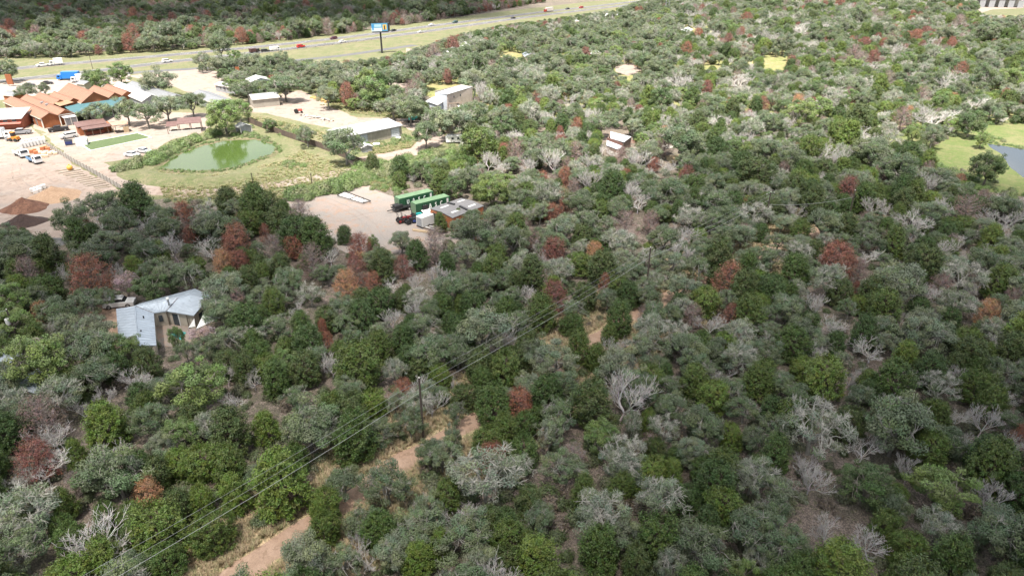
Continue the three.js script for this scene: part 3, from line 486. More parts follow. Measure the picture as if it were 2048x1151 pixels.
// places where the photograph shows open ground, roofs or yards: no other tree may stand in or before them
const CLEAR = [
  [[-200, 118], [130, 116], [390, 98], [560, 82], [700, 66], [850, 44], [1000, 20], [1090, 4], [1140, -20], [1330, -20], [1230, 16], [1110, 34], [1010, 46], [930, 62], [872, 80], [775, 108], [700, 118], [560, 114], [445, 112], [388, 125], [384, 146], [445, 152], [450, 190], [520, 208], [560, 196], [588, 178], [640, 196], [700, 222], [790, 232], [838, 238], [895, 278], [905, 300], [868, 314], [770, 332], [738, 352], [785, 372], [795, 380], [862, 378], [905, 392], [968, 408], [930, 446], [850, 486], [760, 490], [700, 492], [640, 452], [596, 424], [568, 398], [500, 388], [330, 398], [192, 384], [142, 452], [112, 494], [84, 486], [78, 446], [-200, 446]],
  [[190, 598], [240, 590], [350, 588], [430, 592], [446, 662], [340, 694], [235, 692], [190, 652]],
  [[330, 1160], [440, 1085], [520, 1050], [560, 1050], [545, 1100], [520, 1160]], [[600, 1002], [640, 925], [700, 902], [800, 892], [790, 905], [705, 945], [650, 985]], [[702, 960], [736, 955], [736, 1010], [705, 1010]], [[800, 905], [850, 872], [960, 812], [980, 840], [870, 925], [820, 930]],
  [[1845, 308], [1880, 290], [1960, 250], [2200, 246], [2200, 392], [2048, 386], [1990, 378], [1920, 336]], [[1700, 252], [1850, 262], [1850, 276], [1700, 266]],
  [[1204, 260], [1268, 262], [1268, 296], [1204, 292]], [[1312, 288], [1362, 288], [1362, 312], [1312, 312]],
  [[852, 170], [945, 168], [946, 214], [900, 220], [852, 206]], [[1955, -20], [2200, -20], [2200, 27], [1985, 28], [1958, 20]],
  [[1604, 996], [1640, 1012], [1790, 1104], [1725, 1142], [1640, 1114], [1606, 1062]], [[1130, 1040], [1165, 1050], [1170, 1110], [1140, 1125], [1118, 1080]],
  [[745, 50], [780, 50], [780, 108], [745, 108]], [[1530, 116], [1575, 116], [1575, 134], [1530, 134]], [[1228, 130], [1275, 130], [1275, 148], [1228, 148]], [[772, 166], [812, 166], [812, 180], [772, 180]], [[915, 268], [930, 268], [930, 290], [890, 290]],
];
const inside = (poly, x, y) => { let c = false; for (let i = 0, j = poly.length - 1; i < poly.length; j = i++) { const a = poly[i], b = poly[j]; if ((a[1] > y) !== (b[1] > y) && x < (b[0] - a[0]) * (y - a[1]) / (b[1] - a[1]) + a[0]) c = !c; } return c; };
const open = (x, y) => CLEAR.some((p) => inside(p, x, y));
// what grows where: shares of each kind, read by zone of the photograph
function mixAt(px, py, x, z) {
  const n = fbm(x * 0.035 + 9, z * 0.035 + 4, 3), n2 = fbm(x * 0.02 + 31, z * 0.02, 3);
  if (px < 1150 && py < 100 && z < -430) return { o: 0.52, j: 0.3, r: 0.13 * (n2 > 0.5 ? 1.5 : 0.15), m: 0.2 * (n2 > 0.46 ? 1.3 : 0.2), b: 0.04, p: 0.05, y: 0.03 };   // wood beyond the highway
  if (py < 200 && px < 1350) return { o: 0.7, g: 0.12, p: 0.1, b: 0.04, j: 0.04, m: 0.02, r: 0.015 };
  if (py < 330) return { o: 0.42, p: 0.15, b: 0.15 * (n > 0.52 ? 2 : 0.45), m: 0.06 * (n2 > 0.5 ? 1.8 : 0.3), r: 0.04 * (n2 > 0.54 ? 2.4 : 0.2), j: 0.15, y: 0.1, g: 0.11, t: 0.006 };
  if (py < 620) return { o: 0.4, j: 0.3, p: 0.1, b: 0.09 * (n > 0.5 ? 1.6 : 0.4), r: 0.035 * (n2 > 0.52 ? 2 : 0.2), m: 0.035 * (n2 > 0.5 ? 1.8 : 0.3), y: 0.06, t: 0.006 };
  return { o: 0.36, j: 0.36, p: 0.08, b: 0.05, y: 0.08, m: 0.02, r: 0.01 };
}
{
  const rng = RNG(4242), cell = 7, grid = new Map(), key = (x, z) => `${Math.floor(x / cell)},${Math.floor(z / cell)}`;
  const add = (t) => { const k = key(t.x, t.z); if (!grid.has(k)) grid.set(k, []); grid.get(k).push(t); };
  trees.forEach(add);
  const clash = (x, z, r, f) => { const cx = Math.floor(x / cell), cz = Math.floor(z / cell); for (let i = -1; i <= 1; i++) for (let j = -1; j <= 1; j++) for (const t of grid.get(`${cx + i},${cz + j}`) ?? []) if (Math.hypot(t.x - x, t.z - z) < (t.r + r) * (t.seen ? f + 0.1 : f)) return true; return false; };
  const roadNear = (x, z, d) => roadPts.some((p) => Math.hypot(p.x - x, p.z - z) < d);
  for (let pass = 0; pass < 2; pass++) {
    const tries = pass ? 60000 : 110000;
    for (let i = 0; i < tries; i++) {
      const zz = -Math.pow(lerp(Math.pow(34, 1.6), Math.pow(905, 1.6), rng()), 1 / 1.6), half = Math.abs(zz) * 0.86 + 22, x = (rng() * 2 - 1) * half, z = zz;
      const [px, py] = toPx(x, 0, z); if (px < -190 || px > 2240) continue;
      const mixp = mixAt(px, py, x, z); let tot = 0; for (const k in mixp) tot += mixp[k];
      let u = rng() * tot, k = 'o'; for (const q in mixp) { u -= mixp[q]; if (u <= 0) { k = q; break; } }
      const K = KIND[k], v = rng() * K.shapes.length | 0, sh = K.shapes[v]; let s = pass ? 0.4 + rng() * 0.32 : 0.56 + rng() * rng() * 1.0; if (k === 'o' && !pass && rng() < 0.3) s *= 1.3; if (z < -260) s *= 1.15;
      const sy = s * (0.88 + rng() * 0.24), r = s * sh.r;
      if (pass && z > -190 && rng() < 0.72) continue;
      if (clash(x, z, r, (pass ? 0.46 : 0.58) + (z < -190 ? (px > 950 ? 0.22 : 0.12) : 0))) continue;
      const T = toPx(x, sh.h * sy, z), C = toPx(x, sh.h * sy * 0.5, z), wpx = r * FPX / C[2];
      if (open(px, py) || open(C[0], C[1]) || open(T[0], T[1]) || open(C[0] - wpx * 0.7, C[1]) || open(C[0] + wpx * 0.7, C[1])) continue;
      if (seenSpots.some((q) => z > q[3] && Math.abs(C[0] - q[0]) < 0.32 * q[2] + 0.75 * wpx && T[1] < q[1] + 0.12 * q[2] && py > q[1])) continue;
      if (roadNear(x, z, 1.7 + r * 0.25) || (z < -300 && (farP.some((p) => Math.hypot(p.x - x, p.z - z) < 14) || nearP.some((p) => Math.hypot(p.x - x, p.z - z) < 14)))) continue;
      if (z < -330 && fbm(x * 0.03, z * 0.03 + 60, 3) > 0.66 && px > 700 && px < 1600) continue;   // glades among the far trees
      const t = { k, v, x, z, s, sy, r }; trees.push(t); add(t);
    }
  }
}
for (const t of trees) {
  const K = KIND[t.k], sh = K.shapes[t.v], c = toPx(t.x, sh.h * t.sy * 0.55, t.z); t.px = c[0]; t.py = c[1]; t.w = 2 * t.r * FPX / c[2];
  t.h = sh.h * t.sy; t.out = t.px < -t.w / 2 - 4 || t.px > 2052 + t.w / 2 || t.py > 1160 + t.w * 0.7 || t.py < -40;
}
// the 300 largest in view of each kind are things of their own, the rest of that kind one mass
const zoneWords = (t) => t.py < 100 && t.z < -430 && t.px < 1150 ? 'in the wood beyond the highway' : t.py < 330 ? (t.px < 760 ? 'around the yards' : 'in the sunlit upper wood') : t.py < 620 ? 'in the middle wood' : 'in the near wood';
const byName = {};
for (const t of trees) (byName[KIND[t.k].name] ??= []).push(t);
const massGeo = {};
for (const [name, list] of Object.entries(byName)) {
  list.sort((a, b) => (a.out - b.out) || b.w - a.w);
  const rest = [], labels = new Set();
  list.forEach((t, i) => {
    const K = KIND[t.k], sh = K.shapes[t.v], tone = (hash2(Math.round(t.x * 10), Math.round(t.z * 10)) * K.mats.length) | 0; t.tone = tone; t.turn = hash2(Math.round(t.z * 7), Math.round(t.x * 7)) * 6.2832;
    if (i >= 300 || t.out) { rest.push(t); return; }
    let label = `${K.words[t.v % K.words.length]} ${K.title}, ${whereWords(clamp(t.px, 0, 2047), clamp(t.py, 0, 1150))}`;
    while (labels.has(label)) label = label.replace(/^(\S+) /, (m, a) => `${a} ${labels.size % 2 ? 'smaller' : 'overlapped'} `);
    labels.add(label);
    const g = thing(name, label, 'tree', V(t.x, 0, t.z), t.turn, `${name.replace(/_/g, ' ')}s ${zoneWords(t)}`);
    const el = 0.84 + 0.32 * hash2(Math.round(t.x * 3), Math.round(t.z * 5)); g.scale.set(t.s * el, t.sy, t.s * (2 - el));
    part(name === 'bare_tree' ? 'trunk' : 'trunk', sh.wood, woodMat, g); part(name === 'bare_tree' ? 'branches' : 'crown', sh.leaves, K.mats[tone], g);
  });
  if (!rest.length) continue;
  const mass = new THREE.Group(); mass.name = numbered(name + '_wood'); scene.add(mass);
  tag(mass, `dense mass of small distant ${name.replace(/_/g, ' ')}s filling the wood`, 'woodland', null, 'stuff');
  const sets = new Map();
  for (const t of rest) { const k = t.k + t.v; if (!sets.has(k)) sets.set(k, []); sets.get(k).push(t); }
  for (const [k, ts] of sets) {
    const K = KIND[k[0]], sh = K.shapes[+k.slice(1)], q = new THREE.Object3D();
    for (const what of ['leaves', 'wood']) {
      const im = new THREE.InstancedMesh(sh[what], what === 'wood' ? woodMat : (K.massMat ??= leafMat(1, 1, 1, k[0] === 'b' ? { transmission: 0, roughness: 0.95 } : {})), ts.length);
      im.name = what === 'wood' ? 'trunks' : 'crowns'; im.userData.kind = 'stuff';
      ts.forEach((t, i) => { q.position.set(t.x, 0, t.z); q.rotation.y = t.turn; q.scale.set(t.s, t.sy, t.s); q.updateMatrix(); im.setMatrixAt(i, q.matrix); if (what === 'leaves') { const c = K.tones[t.tone], g = 0.9 + 0.2 * hash2(i, 5); im.setColorAt(i, lin(c[0] * g, c[1] * g, c[2] * g)); } });
      mass.add(im);
    }
  }
}
// low brush, weeds and grass: uncountable
function scatter(name, label, category, B, mat, spots, tones) {
  const im = new THREE.InstancedMesh(bufGeo(B), mat, spots.length), q = new THREE.Object3D(); im.name = numbered(name);
  spots.forEach((s, i) => { q.position.set(s.x, s.y ?? 0, s.z); q.rotation.y = hash2(i, 3) * 6.3; const k = s.s * (0.7 + 0.6 * hash2(i, 9)); q.scale.set(k, k * (0.8 + 0.4 * hash2(i, 4)), k); q.updateMatrix(); im.setMatrixAt(i, q.matrix); const c = tones[(hash2(i, 8) * tones.length) | 0]; im.setColorAt(i, lin(...c)); });
  scene.add(im); return tag(im, label, category, null, 'stuff');
}
const whiteLeaf = leafMat(1, 1, 1);
{
  const rng = RNG(99), brush = [];
  for (let i = 0; i < 5200; i++) {
    const z = -lerp(40, 330, Math.pow(rng(), 1.3)), x = (rng() * 2 - 1) * (Math.abs(z) * 0.84 + 18), [px, py] = toPx(x, 0, z);
    if (open(px, py) || roadPts.some((p) => Math.hypot(p.x - x, p.z - z) < 3.2)) continue; brush.push({ x, z, s: 0.5 + rng() * 0.6 });
  }
  const sh = shrub(801), all = { p: sh.wood.p.concat(sh.leaves.p), c: sh.wood.c.concat(sh.leaves.c) };
  scatter('undergrowth', 'low brush growing between the trees of the wood', 'undergrowth', all, whiteLeaf, brush, [[0.1, 0.13, 0.06], [0.13, 0.14, 0.08], [0.16, 0.13, 0.1], [0.08, 0.11, 0.04]]);
  const weeds = [], hedge = (pxs, n, w, s0, s1) => { const p = pathPts(pxs, 1); for (let i = 0; i < n; i++) { const q = p[rng() * p.length | 0]; weeds.push({ x: q.x + (rng() - 0.5) * w, z: q.z + (rng() - 0.5) * w, s: lerp(s0, s1, rng()) }); } };
  hedge([[226, 340], [262, 334], [302, 322], [340, 302], [378, 284], [420, 272]], 170, 5, 0.6, 1.7); hedge([[590, 396], [640, 384], [690, 372], [735, 352], [760, 345]], 170, 6, 0.7, 1.8); hedge([[740, 345], [790, 330], [850, 322], [900, 300]], 150, 12, 0.6, 1.6); hedge([[735, 350], [780, 375], [800, 385]], 60, 8, 0.4, 1.0);
  hedge([[440, 268], [500, 270], [550, 285]], 40, 4, 0.4, 1); hedge([[330, 322], [372, 300], [412, 287], [452, 278], [512, 275], [552, 288], [556, 302], [505, 325], [470, 336], [425, 342], [370, 343], [322, 338]], 260, 2.2, 0.14, 0.5); hedge([[470, 250], [520, 250], [600, 270]], 40, 8, 0.3, 0.9); hedge([[720, 295], [760, 288], [800, 285], [830, 278]], 70, 7, 0.4, 1.0); hedge([[560, 325], [590, 330], [600, 335]], 40, 5, 0.3, 0.7);
  hedge([[1560, 205], [1620, 215], [1700, 235], [1760, 250]], 120, 14, 0.8, 2); hedge([[1860, 265], [1930, 262], [2000, 285]], 40, 6, 0.4, 0.9); hedge([[1880, 345], [1920, 352], [1975, 362]], 40, 7, 0.5, 1.2); hedge([[1845, 322], [1900, 352], [1980, 384], [2060, 396]], 90, 7, 0.3, 1.1); hedge([[1690, 262], [1790, 264], [1860, 252], [1960, 246], [2050, 243]], 90, 7, 0.3, 1.1); hedge([[1975, 284], [2010, 290], [2060, 298]], 50, 2.5, 0.15, 0.5);
  scatter('weeds', 'bright green weeds and shrubs along banks and fence lines', 'weeds', all, whiteLeaf, weeds, [[0.12, 0.19, 0.05], [0.1, 0.16, 0.045], [0.15, 0.2, 0.07], [0.17, 0.19, 0.09]]);
  const grass = [], dryg = [];
  for (let i = 0; i < 26000; i++) { const p = roadPts[rng() * roadPts.length | 0], a = rng() * 6.3, d = 2.1 + Math.pow(rng(), 0.8) * 8; if (p.z < -150) continue; const x = p.x + Math.cos(a) * d, z = p.z + Math.sin(a) * d; if (roadPts.some((q) => Math.hypot(q.x - x, q.z - z) < 1.9)) continue; dryg.push({ x, z, s: 0.6 + rng() * 0.7 }); }
  scatter('dry_grass', 'dry tan grass beside the dirt road', 'grass', tuft(811, { h: 0.42, lay: 0.9 }), whiteLeaf, dryg, [[0.42, 0.34, 0.22], [0.37, 0.32, 0.2], [0.48, 0.39, 0.27], [0.28, 0.28, 0.15], [0.4, 0.31, 0.22]]);
  const fill = (poly, n) => { const xs = poly.map((p) => p[0]), ys = poly.map((p) => p[1]); for (let i = 0; i < n; i++) { const px = lerp(Math.min(...xs), Math.max(...xs), rng()), py = lerp(Math.min(...ys), Math.max(...ys), rng()); if (!inside(poly, px, py)) continue; const w = W(px, py); grass.push({ x: w.x, z: w.z, s: 0.7 + rng() * 0.9 }); } };
  fill([[300, 340], [330, 400], [560, 400], [720, 350], [690, 330], [600, 300], [560, 320], [480, 345], [400, 352]], 5000); fill([[470, 230], [520, 232], [640, 262], [690, 290], [660, 285], [560, 262]], 2600); fill([[640, 210], [700, 226], [800, 238], [780, 220], [680, 205]], 1800); fill([[700, 300], [720, 290], [800, 285], [835, 282], [820, 296], [760, 308]], 1800);
  fill([[1850, 315], [1960, 255], [2048, 250], [2048, 388], [1960, 372]], 0); fill([[560, 398], [640, 380], [740, 345], [800, 365], [770, 385], [735, 370], [650, 388]], 2600);
  scatter('grass_tufts', 'tufts of yellow-green grass over the banks and pasture', 'grass', tuft(812, { h: 0.32, lay: 0.8 }), whiteLeaf, grass, [[0.24, 0.25, 0.11], [0.32, 0.29, 0.15], [0.2, 0.24, 0.08], [0.36, 0.31, 0.19]]);
}

// ------------------------------------------------------------------ buildings
const rOrange = metalRoof(0.32, 0.17, 0.112), wOrange = wallMat(0.30, 0.1, 0.038), rWhite = metalRoof(0.5, 0.51, 0.52), rGrey = metalRoof(0.22, 0.23, 0.245), rBlue = metalRoof(0.42, 0.48, 0.545, { roughness: 0.4, metalness: 0.3 }), wGrey = wallMat(0.34, 0.35, 0.37), wBeige = wallMat(0.38, 0.35, 0.3), wBlue = wallMat(0.46, 0.5, 0.55), rBrown = metalRoof(0.17, 0.1, 0.09), rDark = metalRoof(0.16, 0.14, 0.14), rSlate = metalRoof(0.2, 0.195, 0.2, { metalness: 0.05, roughness: 0.7 }), wRust = wallMat(0.42, 0.15, 0.065), teal = std({ color: lin(0.045, 0.125, 0.145), map: streak, roughness: 0.75 }), wStone = wallMat(0.46, 0.41, 0.34), trimW = std({ color: lin(0.66, 0.62, 0.56) });
function prism(poly, z0, z1) {   // outline in x,y pushed along z
  const s = new THREE.Shape(poly.map((p) => new THREE.Vector2(p[0], p[1]))), g = new THREE.ExtrudeGeometry(s, { depth: z1 - z0, bevelEnabled: false }); g.translate(0, 0, z0);
  const uv = g.attributes.uv; for (let i = 0; i < uv.count; i++) uv.setXY(i, uv.getX(i) / 5, uv.getY(i) / 5); return g;
}
// gabled hall between two points of its ridge; roof of two slopes, ridge cap, eaves, corner posts
function gable(name, label, { f, b, hr, he, hw, roof, wall, over = 0.35, corner, win = [], gableWin = [], doors = [], ribs = 0, long }) {
  const A = f.isVector3 ? f.clone() : W(f[0], f[1], hr), B = b.isVector3 ? b.clone() : W(b[0], b[1], hr); A.y = B.y = 0;
  const d = B.clone().sub(A), L = long ?? d.length(), th = Math.atan2(d.x, d.z), t = thing(name, label, 'building', A, th);
  part('wall', prism([[-hw, 0], [hw, 0], [hw, he], [0, hr - 0.08], [-hw, he]], 0, L), wall, t);
  const slope = (hr - he) / hw, oy = he - over * slope;
  for (const s of [-1, 1]) {
    const p = part('roof_slope', slab([V(0, hr + 0.06, -over), V(s * (hw + over), oy + 0.06, -over), V(s * (hw + over), oy + 0.06, L + over), V(0, hr + 0.06, L + over)], 0.12), roof, t);
    if (ribs) { const list = []; for (let z = -over + ribs / 2; z < L + over; z += ribs) { const run = Math.hypot(hw + over, hr - oy), g = new THREE.BoxGeometry(run, 0.05, 0.06); g.rotateZ(-s * Math.atan2(hr - oy, hw + over)); g.translate(s * (hw + over) / 2, (hr + oy) / 2 + 0.085, z); list.push(g); } part('seams', list, roof, p, 'stuff'); }
    part('fascia', box(0.08, 0.2, L + over * 2 - 0.02, s * (hw + over - 0.02), oy - 0.17, L / 2), corner ?? trimW, t);
  }
  part('ridge_cap', box(0.36, 0.06, L + over * 2, 0, hr + 0.05, L / 2), roof, t);
  if (corner) for (const s of [-1, 1]) part('corner_post', box(0.3, he, 0.3, s * hw, 0.01, -0.02), corner, t);
  for (const [side, z, y, w, h] of win) { const k = part('window', box(0.06, h, w, side * (hw + 0.03), y, z), M.window, t); part('sill', box(0.12, 0.08, w + 0.2, side * (hw + 0.06), y - 0.09, z), trimW, k); }
  for (const [x, y, w, h] of gableWin) { const k = part('window', box(w, h, 0.06, x, y, -0.03), M.window, t); part('sill', box(w + 0.2, 0.08, 0.12, x, y - 0.09, -0.06), trimW, k); }
  for (const [side, z, w, h, m] of doors) { const k = part('door', box(0.08, h, w, side * (hw + 0.04), 0.02, z), m ?? M.offwhite, t); part('door_frame', [box(0.1, h + 0.12, 0.14, side * (hw + 0.045), 0.02, z - w / 2 - 0.07), box(0.1, h + 0.12, 0.14, side * (hw + 0.045), 0.02, z + w / 2 + 0.07), box(0.1, 0.14, w, side * (hw + 0.045), h + 0.03, z)], wGrey, k); }
  return t;
}
const O = { roof: rOrange, wall: wOrange, corner: trimW };
gable('store_hall', 'long orange store hall with a row of small windows, nearest the yard', { ...O, f: [96.4, 225.4], b: [21.5, 192.8], hr: 4.8, he: 3.4, hw: 2.75, ribs: 1.6, win: [10, 13, 16, 19, 23, 27, 31, 34, 37, 39].map((z) => [1, z, 1.1, 0.9, 1.2]), doors: [[1, 6, 1.2, 2.2, M.wood]] });
{
  const t = gable('store_hall', 'orange store hall with white trimmed gable and shaded porch', { ...O, f: [128, 219.5], b: [52, 188.9], hr: 4.9, he: 3.4, hw: 2.7, ribs: 1.6 });
  part('porch_roof', slab([V(1.6, 2.7, -2.6), V(-2.4, 2.7, -2.6), V(-2.4, 3.0, 0), V(1.6, 3.0, 0)], 0.1), rWhite, t); for (const x of [1.5, -0.4, -2.3]) part('porch_post', box(0.12, 2.62, 0.12, x, 0, -2.5), trimW, t);
  part('screen', box(3.8, 2.3, 0.05, -0.4, 0.1, -2.2), wGrey, t); part('gable_trim', box(5.5, 0.28, 0.1, 0, 3.3, -0.08), trimW, t);
  for (const z of [15, 20]) part('roof_vent', box(0.9, 0.7, 0.9, 0.8, 4.4, z), M.steel, t);
}
gable('store_hall', 'low orange store hall behind the porch hall', { ...O, f: [118, 199.5], b: [79.5, 185], hr: 4.9, he: 3.4, hw: 2.9, ribs: 1.6 });
gable('store_hall', 'middle orange store hall beside the tallest orange roof', { ...O, f: [145.3, 196], b: [108, 183], hr: 5, he: 3.3, hw: 3, ribs: 1.6 });
gable('store_hall', 'tallest and widest orange store hall with plain gable', { ...O, f: [186, 183.7], b: [137, 166], hr: 6.8, he: 3.7, hw: 4.9, ribs: 1.6 });
gable('store_hall', 'orange store hall next to the tallest one, second from the white roof', { ...O, f: [228, 185], b: [187.7, 170.6], hr: 5.2, he: 3.3, hw: 3.1, ribs: 1.6 });
gable('store_hall', 'orange store hall right beside the white roof', { ...O, f: [253.5, 181.7], b: [213.7, 168], hr: 5.2, he: 3.3, hw: 3.1, ribs: 1.6 });
gable('long_shed', 'long shed with bright white metal roof beside the orange halls', { f: [302, 189], b: [238, 163.7], hr: 5.4, he: 3.6, hw: 3.6, roof: rWhite, wall: wGrey });
gable('long_shed', 'long shed with weathered grey metal roof behind the oaks', { f: [352, 189], b: [264, 162], hr: 5, he: 3.4, hw: 3.8, roof: rGrey, wall: wGrey });
{
  const t = thing('shade_canopy', 'large flat teal shade canopy in front of the orange gables', 'canopy', W(180, 212, 0)), o = t.position, L = (p, h) => { const q = W(p[0], p[1], h); return V(q.x - o.x, h, q.z - o.z); };
  const pts = [[128, 213.5], [146, 226], [196, 228], [238, 206], [252, 190], [190, 199], [163, 205]];
  part('canopy', slab(pts.map((p) => L(p, 3.3)), 0.12), teal, t); for (const p of [[147, 225], [170, 226.5], [195, 227], [222, 214], [237, 206]]) { const q = L(p, 3.3); part('post', box(0.16, 3.18, 0.16, q.x, 0, q.z), M.steel, t); }
  const u = thing('lean_to_roof', 'pale orange lean-to roof over the edge of the teal canopy', 'roof', W(122, 208, 0)), o2 = u.position, L2 = (x, y, h) => { const q = W(x, y, h); return V(q.x - o2.x, h, q.z - o2.z); };
  part('roof', slab([L2(107, 206, 4.2), L2(119, 212, 3.9), L2(147, 204, 4.2), L2(132, 199, 4.4)], 0.1), metalRoof(0.36, 0.21, 0.12), u); for (const p of [[119, 212], [146, 204]]) { const q = L2(p[0], p[1], 4); part('post', box(0.14, 3.85, 0.14, q.x, 0, q.z), M.wood, u); }
}
{ // brick building at the left edge
  const P0 = W(-60, 262), P1 = W(47, 256.5), d = P1.clone().sub(P0), L = d.length(), th = Math.atan2(-d.z, d.x), g = thing('brick_office', 'brick-orange office with white roof and red awning at the left edge', 'building', P0, th), wb = wallMat(0.36, 0.12, 0.07);
  part('wall', box(L, 3.4, 9, L / 2, 0, -4.5), wb, g); part('roof', slab([V(-0.5, 3.5, 0.6), V(L + 0.5, 3.5, 0.6), V(L + 0.3, 5.2, -9.4), V(-0.5, 5.2, -9.4)], 0.15), rWhite, g); part('awning', slab([V(3, 2.0, 1.6), V(L, 2.0, 1.6), V(L, 2.4, 0), V(3, 2.4, 0)], 0.08), wallMat(0.4, 0.13, 0.1), g);
  for (let x = L - 2.2; x > 2; x -= 2.6) { const k = part('window', box(1.2, 1, 0.06, x, 2.45, 0.03), M.window, g); part('sill', box(1.4, 0.1, 0.14, x, 2.34, 0.06), trimW, k); part('shade', box(1.4, 0.16, 0.4, x, 3.2, 0.2), M.white, k); }
}
{ // low orange cafe shed with two-level brown roof
  const A = W(163.5, 274), B = W(228, 264.5), d = B.clone().sub(A), L = d.length(), th = Math.atan2(-d.z, d.x), t = thing('snack_shed', 'low orange shed with two-level red-brown roof by the lawn', 'building', A, th);
  part('wall', box(L, 2.5, 4.6, L / 2, 0, -4.6), wOrange, t); part('roof', slab([V(-0.4, 2.9, -2.2), V(L * 0.9, 2.9, -2.2), V(L * 0.9, 3.6, -7.2), V(-0.4, 3.6, -7.2)], 0.12), rBrown, t); part('porch_roof', slab([V(0.6, 2.4, 0.7), V(L + 1.4, 2.4, 0.7), V(L + 1.4, 2.75, -2.2), V(0.6, 2.75, -2.2)], 0.1), rBrown, t);
  for (let i = 0; i < 5; i++) part('post', box(0.14, 2.32, 0.14, 1 + i * (L / 4.2), 0, 0.5), M.wood, t); part('counter', box(L * 0.6, 1, 0.5, L * 0.45, 0, -1.6), wallMat(0.25, 0.07, 0.04), t); part('serving_hatch', box(L * 0.5, 0.9, 0.06, L * 0.5, 1.2, -2.27), M.window, t);
  const u = thing('deck_shelter', 'open timber shelter beside the low orange shed', 'shelter', W(240, 264), th); part('roof', slab([V(-2.2, 2.8, 1.8), V(2.6, 2.8, 1.8), V(2.6, 3.1, -2), V(-2.2, 3.1, -2)], 0.1), metalRoof(0.5, 0.3, 0.22), u); for (const x of [-2, 2.4]) for (const z of [-1.8, 1.6]) part('post', box(0.14, 2.75, 0.14, x, 0, z), M.woodLight, u); part('screen', box(1.6, 1.9, 0.08, 1.6, 0, 1.7), M.woodLight, u);
}
{ // open pavilion
  const c = W(372, 262), t = thing('pavilion', 'open pavilion with dark brown two-level roof near the pond', 'pavilion', c, 0.36);
  part('roof', slab([V(-2.2, 3.1, 2.6), V(5.2, 3.1, 2.6), V(5.2, 3.9, -2.6), V(-2.2, 3.9, -2.6)], 0.14), rBrown, t); part('side_roof', slab([V(-5.6, 2.6, 2.4), V(-2.3, 2.6, 2.4), V(-2.3, 3.1, -2.4), V(-5.6, 3.1, -2.4)], 0.12), rBrown, t);
  for (const x of [-5.3, -2, 1.6, 5]) for (const z of [2.2, -2.2]) part('post', box(0.18, x < -4 ? 2.5 : 3.0, 0.18, x, 0, z), M.wood, t); part('low_wall', box(9.5, 0.9, 0.3, 0, 0, 2.7), M.concrete, t);
  for (const x of [-3.6, 0.4, 3.8]) { const k = thing('picnic_table', `dark picnic table under the pavilion, ${x < -3 ? 'at its low end' : x < 1 ? 'in its middle' : 'at its high end'}`, 'table', V(c.x + x * 0.93, 0, c.z - x * 0.35 - 0.3), 0.36, 'tables under the pavilion'); part('tabletop', box(1.8, 0.07, 0.8, 0, 0.72, 0), M.wood, k); for (const s of [-1, 1]) { part('bench', box(1.8, 0.06, 0.3, 0, 0.42, s * 0.75), M.wood, k); part('leg', box(0.1, 0.72, 1.4, s * 0.7, 0, 0), M.wood, k); } }
}
gable('garden_shed', 'small grey garden shed with white roof beside the pond', { f: W(490, 249, 2.7), b: W(475, 244, 2.7), hr: 2.9, he: 2.1, hw: 1.9, roof: rWhite, wall: wGrey, corner: trimW, long: 3.4 });
// grey metal buildings behind the dirt lot
gable('metal_barn', 'tall blue-grey metal barn with white roof behind an oak', { f: W(521, 158.5, 6), b: W(508, 150.5, 6), hr: 6.6, he: 5.4, hw: 4, roof: rWhite, wall: wBlue, long: 8 });
gable('metal_shop', 'beige metal workshop with white roof and dark doorway', { f: W(552, 186, 4), b: W(500, 191, 4), hr: 4.4, he: 3.3, hw: 4, roof: rWhite, wall: wBeige, win: [[-1, 6, 1.2, 1, 0.9]], doors: [[-1, 3.2, 1.6, 2.3, wBlue], [-1, 9, 1.2, 2.1, M.wood]] });
gable('metal_shed', 'low grey metal shed with white roof and row of windows', { f: W(478, 170, 3.4), b: W(440, 163.5, 3.4), hr: 3.6, he: 2.8, hw: 2.6, roof: rWhite, wall: wGrey, win: [2, 4.5, 7, 9.5].map((z) => [1, z, 1.2, 1, 0.8]) });
gable('long_shed', 'long grey shed with pale roof between the oaks and the pond', { f: W(452, 200, 4), b: W(398, 180, 4), hr: 4.2, he: 3, hw: 3.6, roof: rGrey, wall: wGrey });
{ // warehouse with roller doors
  const A = W(684, 297.5), B = W(804, 271.5), d = B.clone().sub(A), L = d.length(), th = Math.atan2(-d.z, d.x), t = thing('warehouse', 'long cream warehouse with white roof and two pale roller doors', 'building', A, th), D = 7.5;
  part('wall', box(L, 3.5, D, L / 2, 0, -D / 2), wBeige, t); part('roof', slab([V(-0.3, 3.56, 0.4), V(L + 0.3, 3.56, 0.4), V(L + 0.3, 4.5, -D - 0.3), V(-0.3, 4.5, -D - 0.3)], 0.14), rWhite, t); part('fascia', box(L + 0.6, 0.25, 0.08, L / 2, 3.28, 0.42), wGrey, t); part('end_wall', prism([[0, 0], [D, 0], [D, 0.85], [0, 0.02]], -0.05, 0.05).rotateY(Math.PI / 2).translate(L - 0.06, 3.46, 0), wBeige, t);
  for (const [x, w] of [[L * 0.34, 3.2], [L * 0.885, 3]]) { const k = part('roller_door', box(w, 2.9, 0.08, x, 0.02, 0.04), wBlue, t); for (const s of [-1, 1]) part('door_frame', box(0.16, 3.05, 0.14, x + s * (w / 2 + 0.08), 0.02, 0.05), wGrey, k); for (let y = 0.5; y < 2.9; y += 0.6) part('slat', box(w - 0.1, 0.06, 0.04, x, y, 0.09), M.white, k); }
  part('ramp', slab([V(L * 0.8, 0.12, 0.1), V(L * 0.95, 0.12, 0.1), V(L * 0.99, 0.06, 6.4), V(L * 0.86, 0.06, 6.4)], 0.1), M.concrete, t);
}
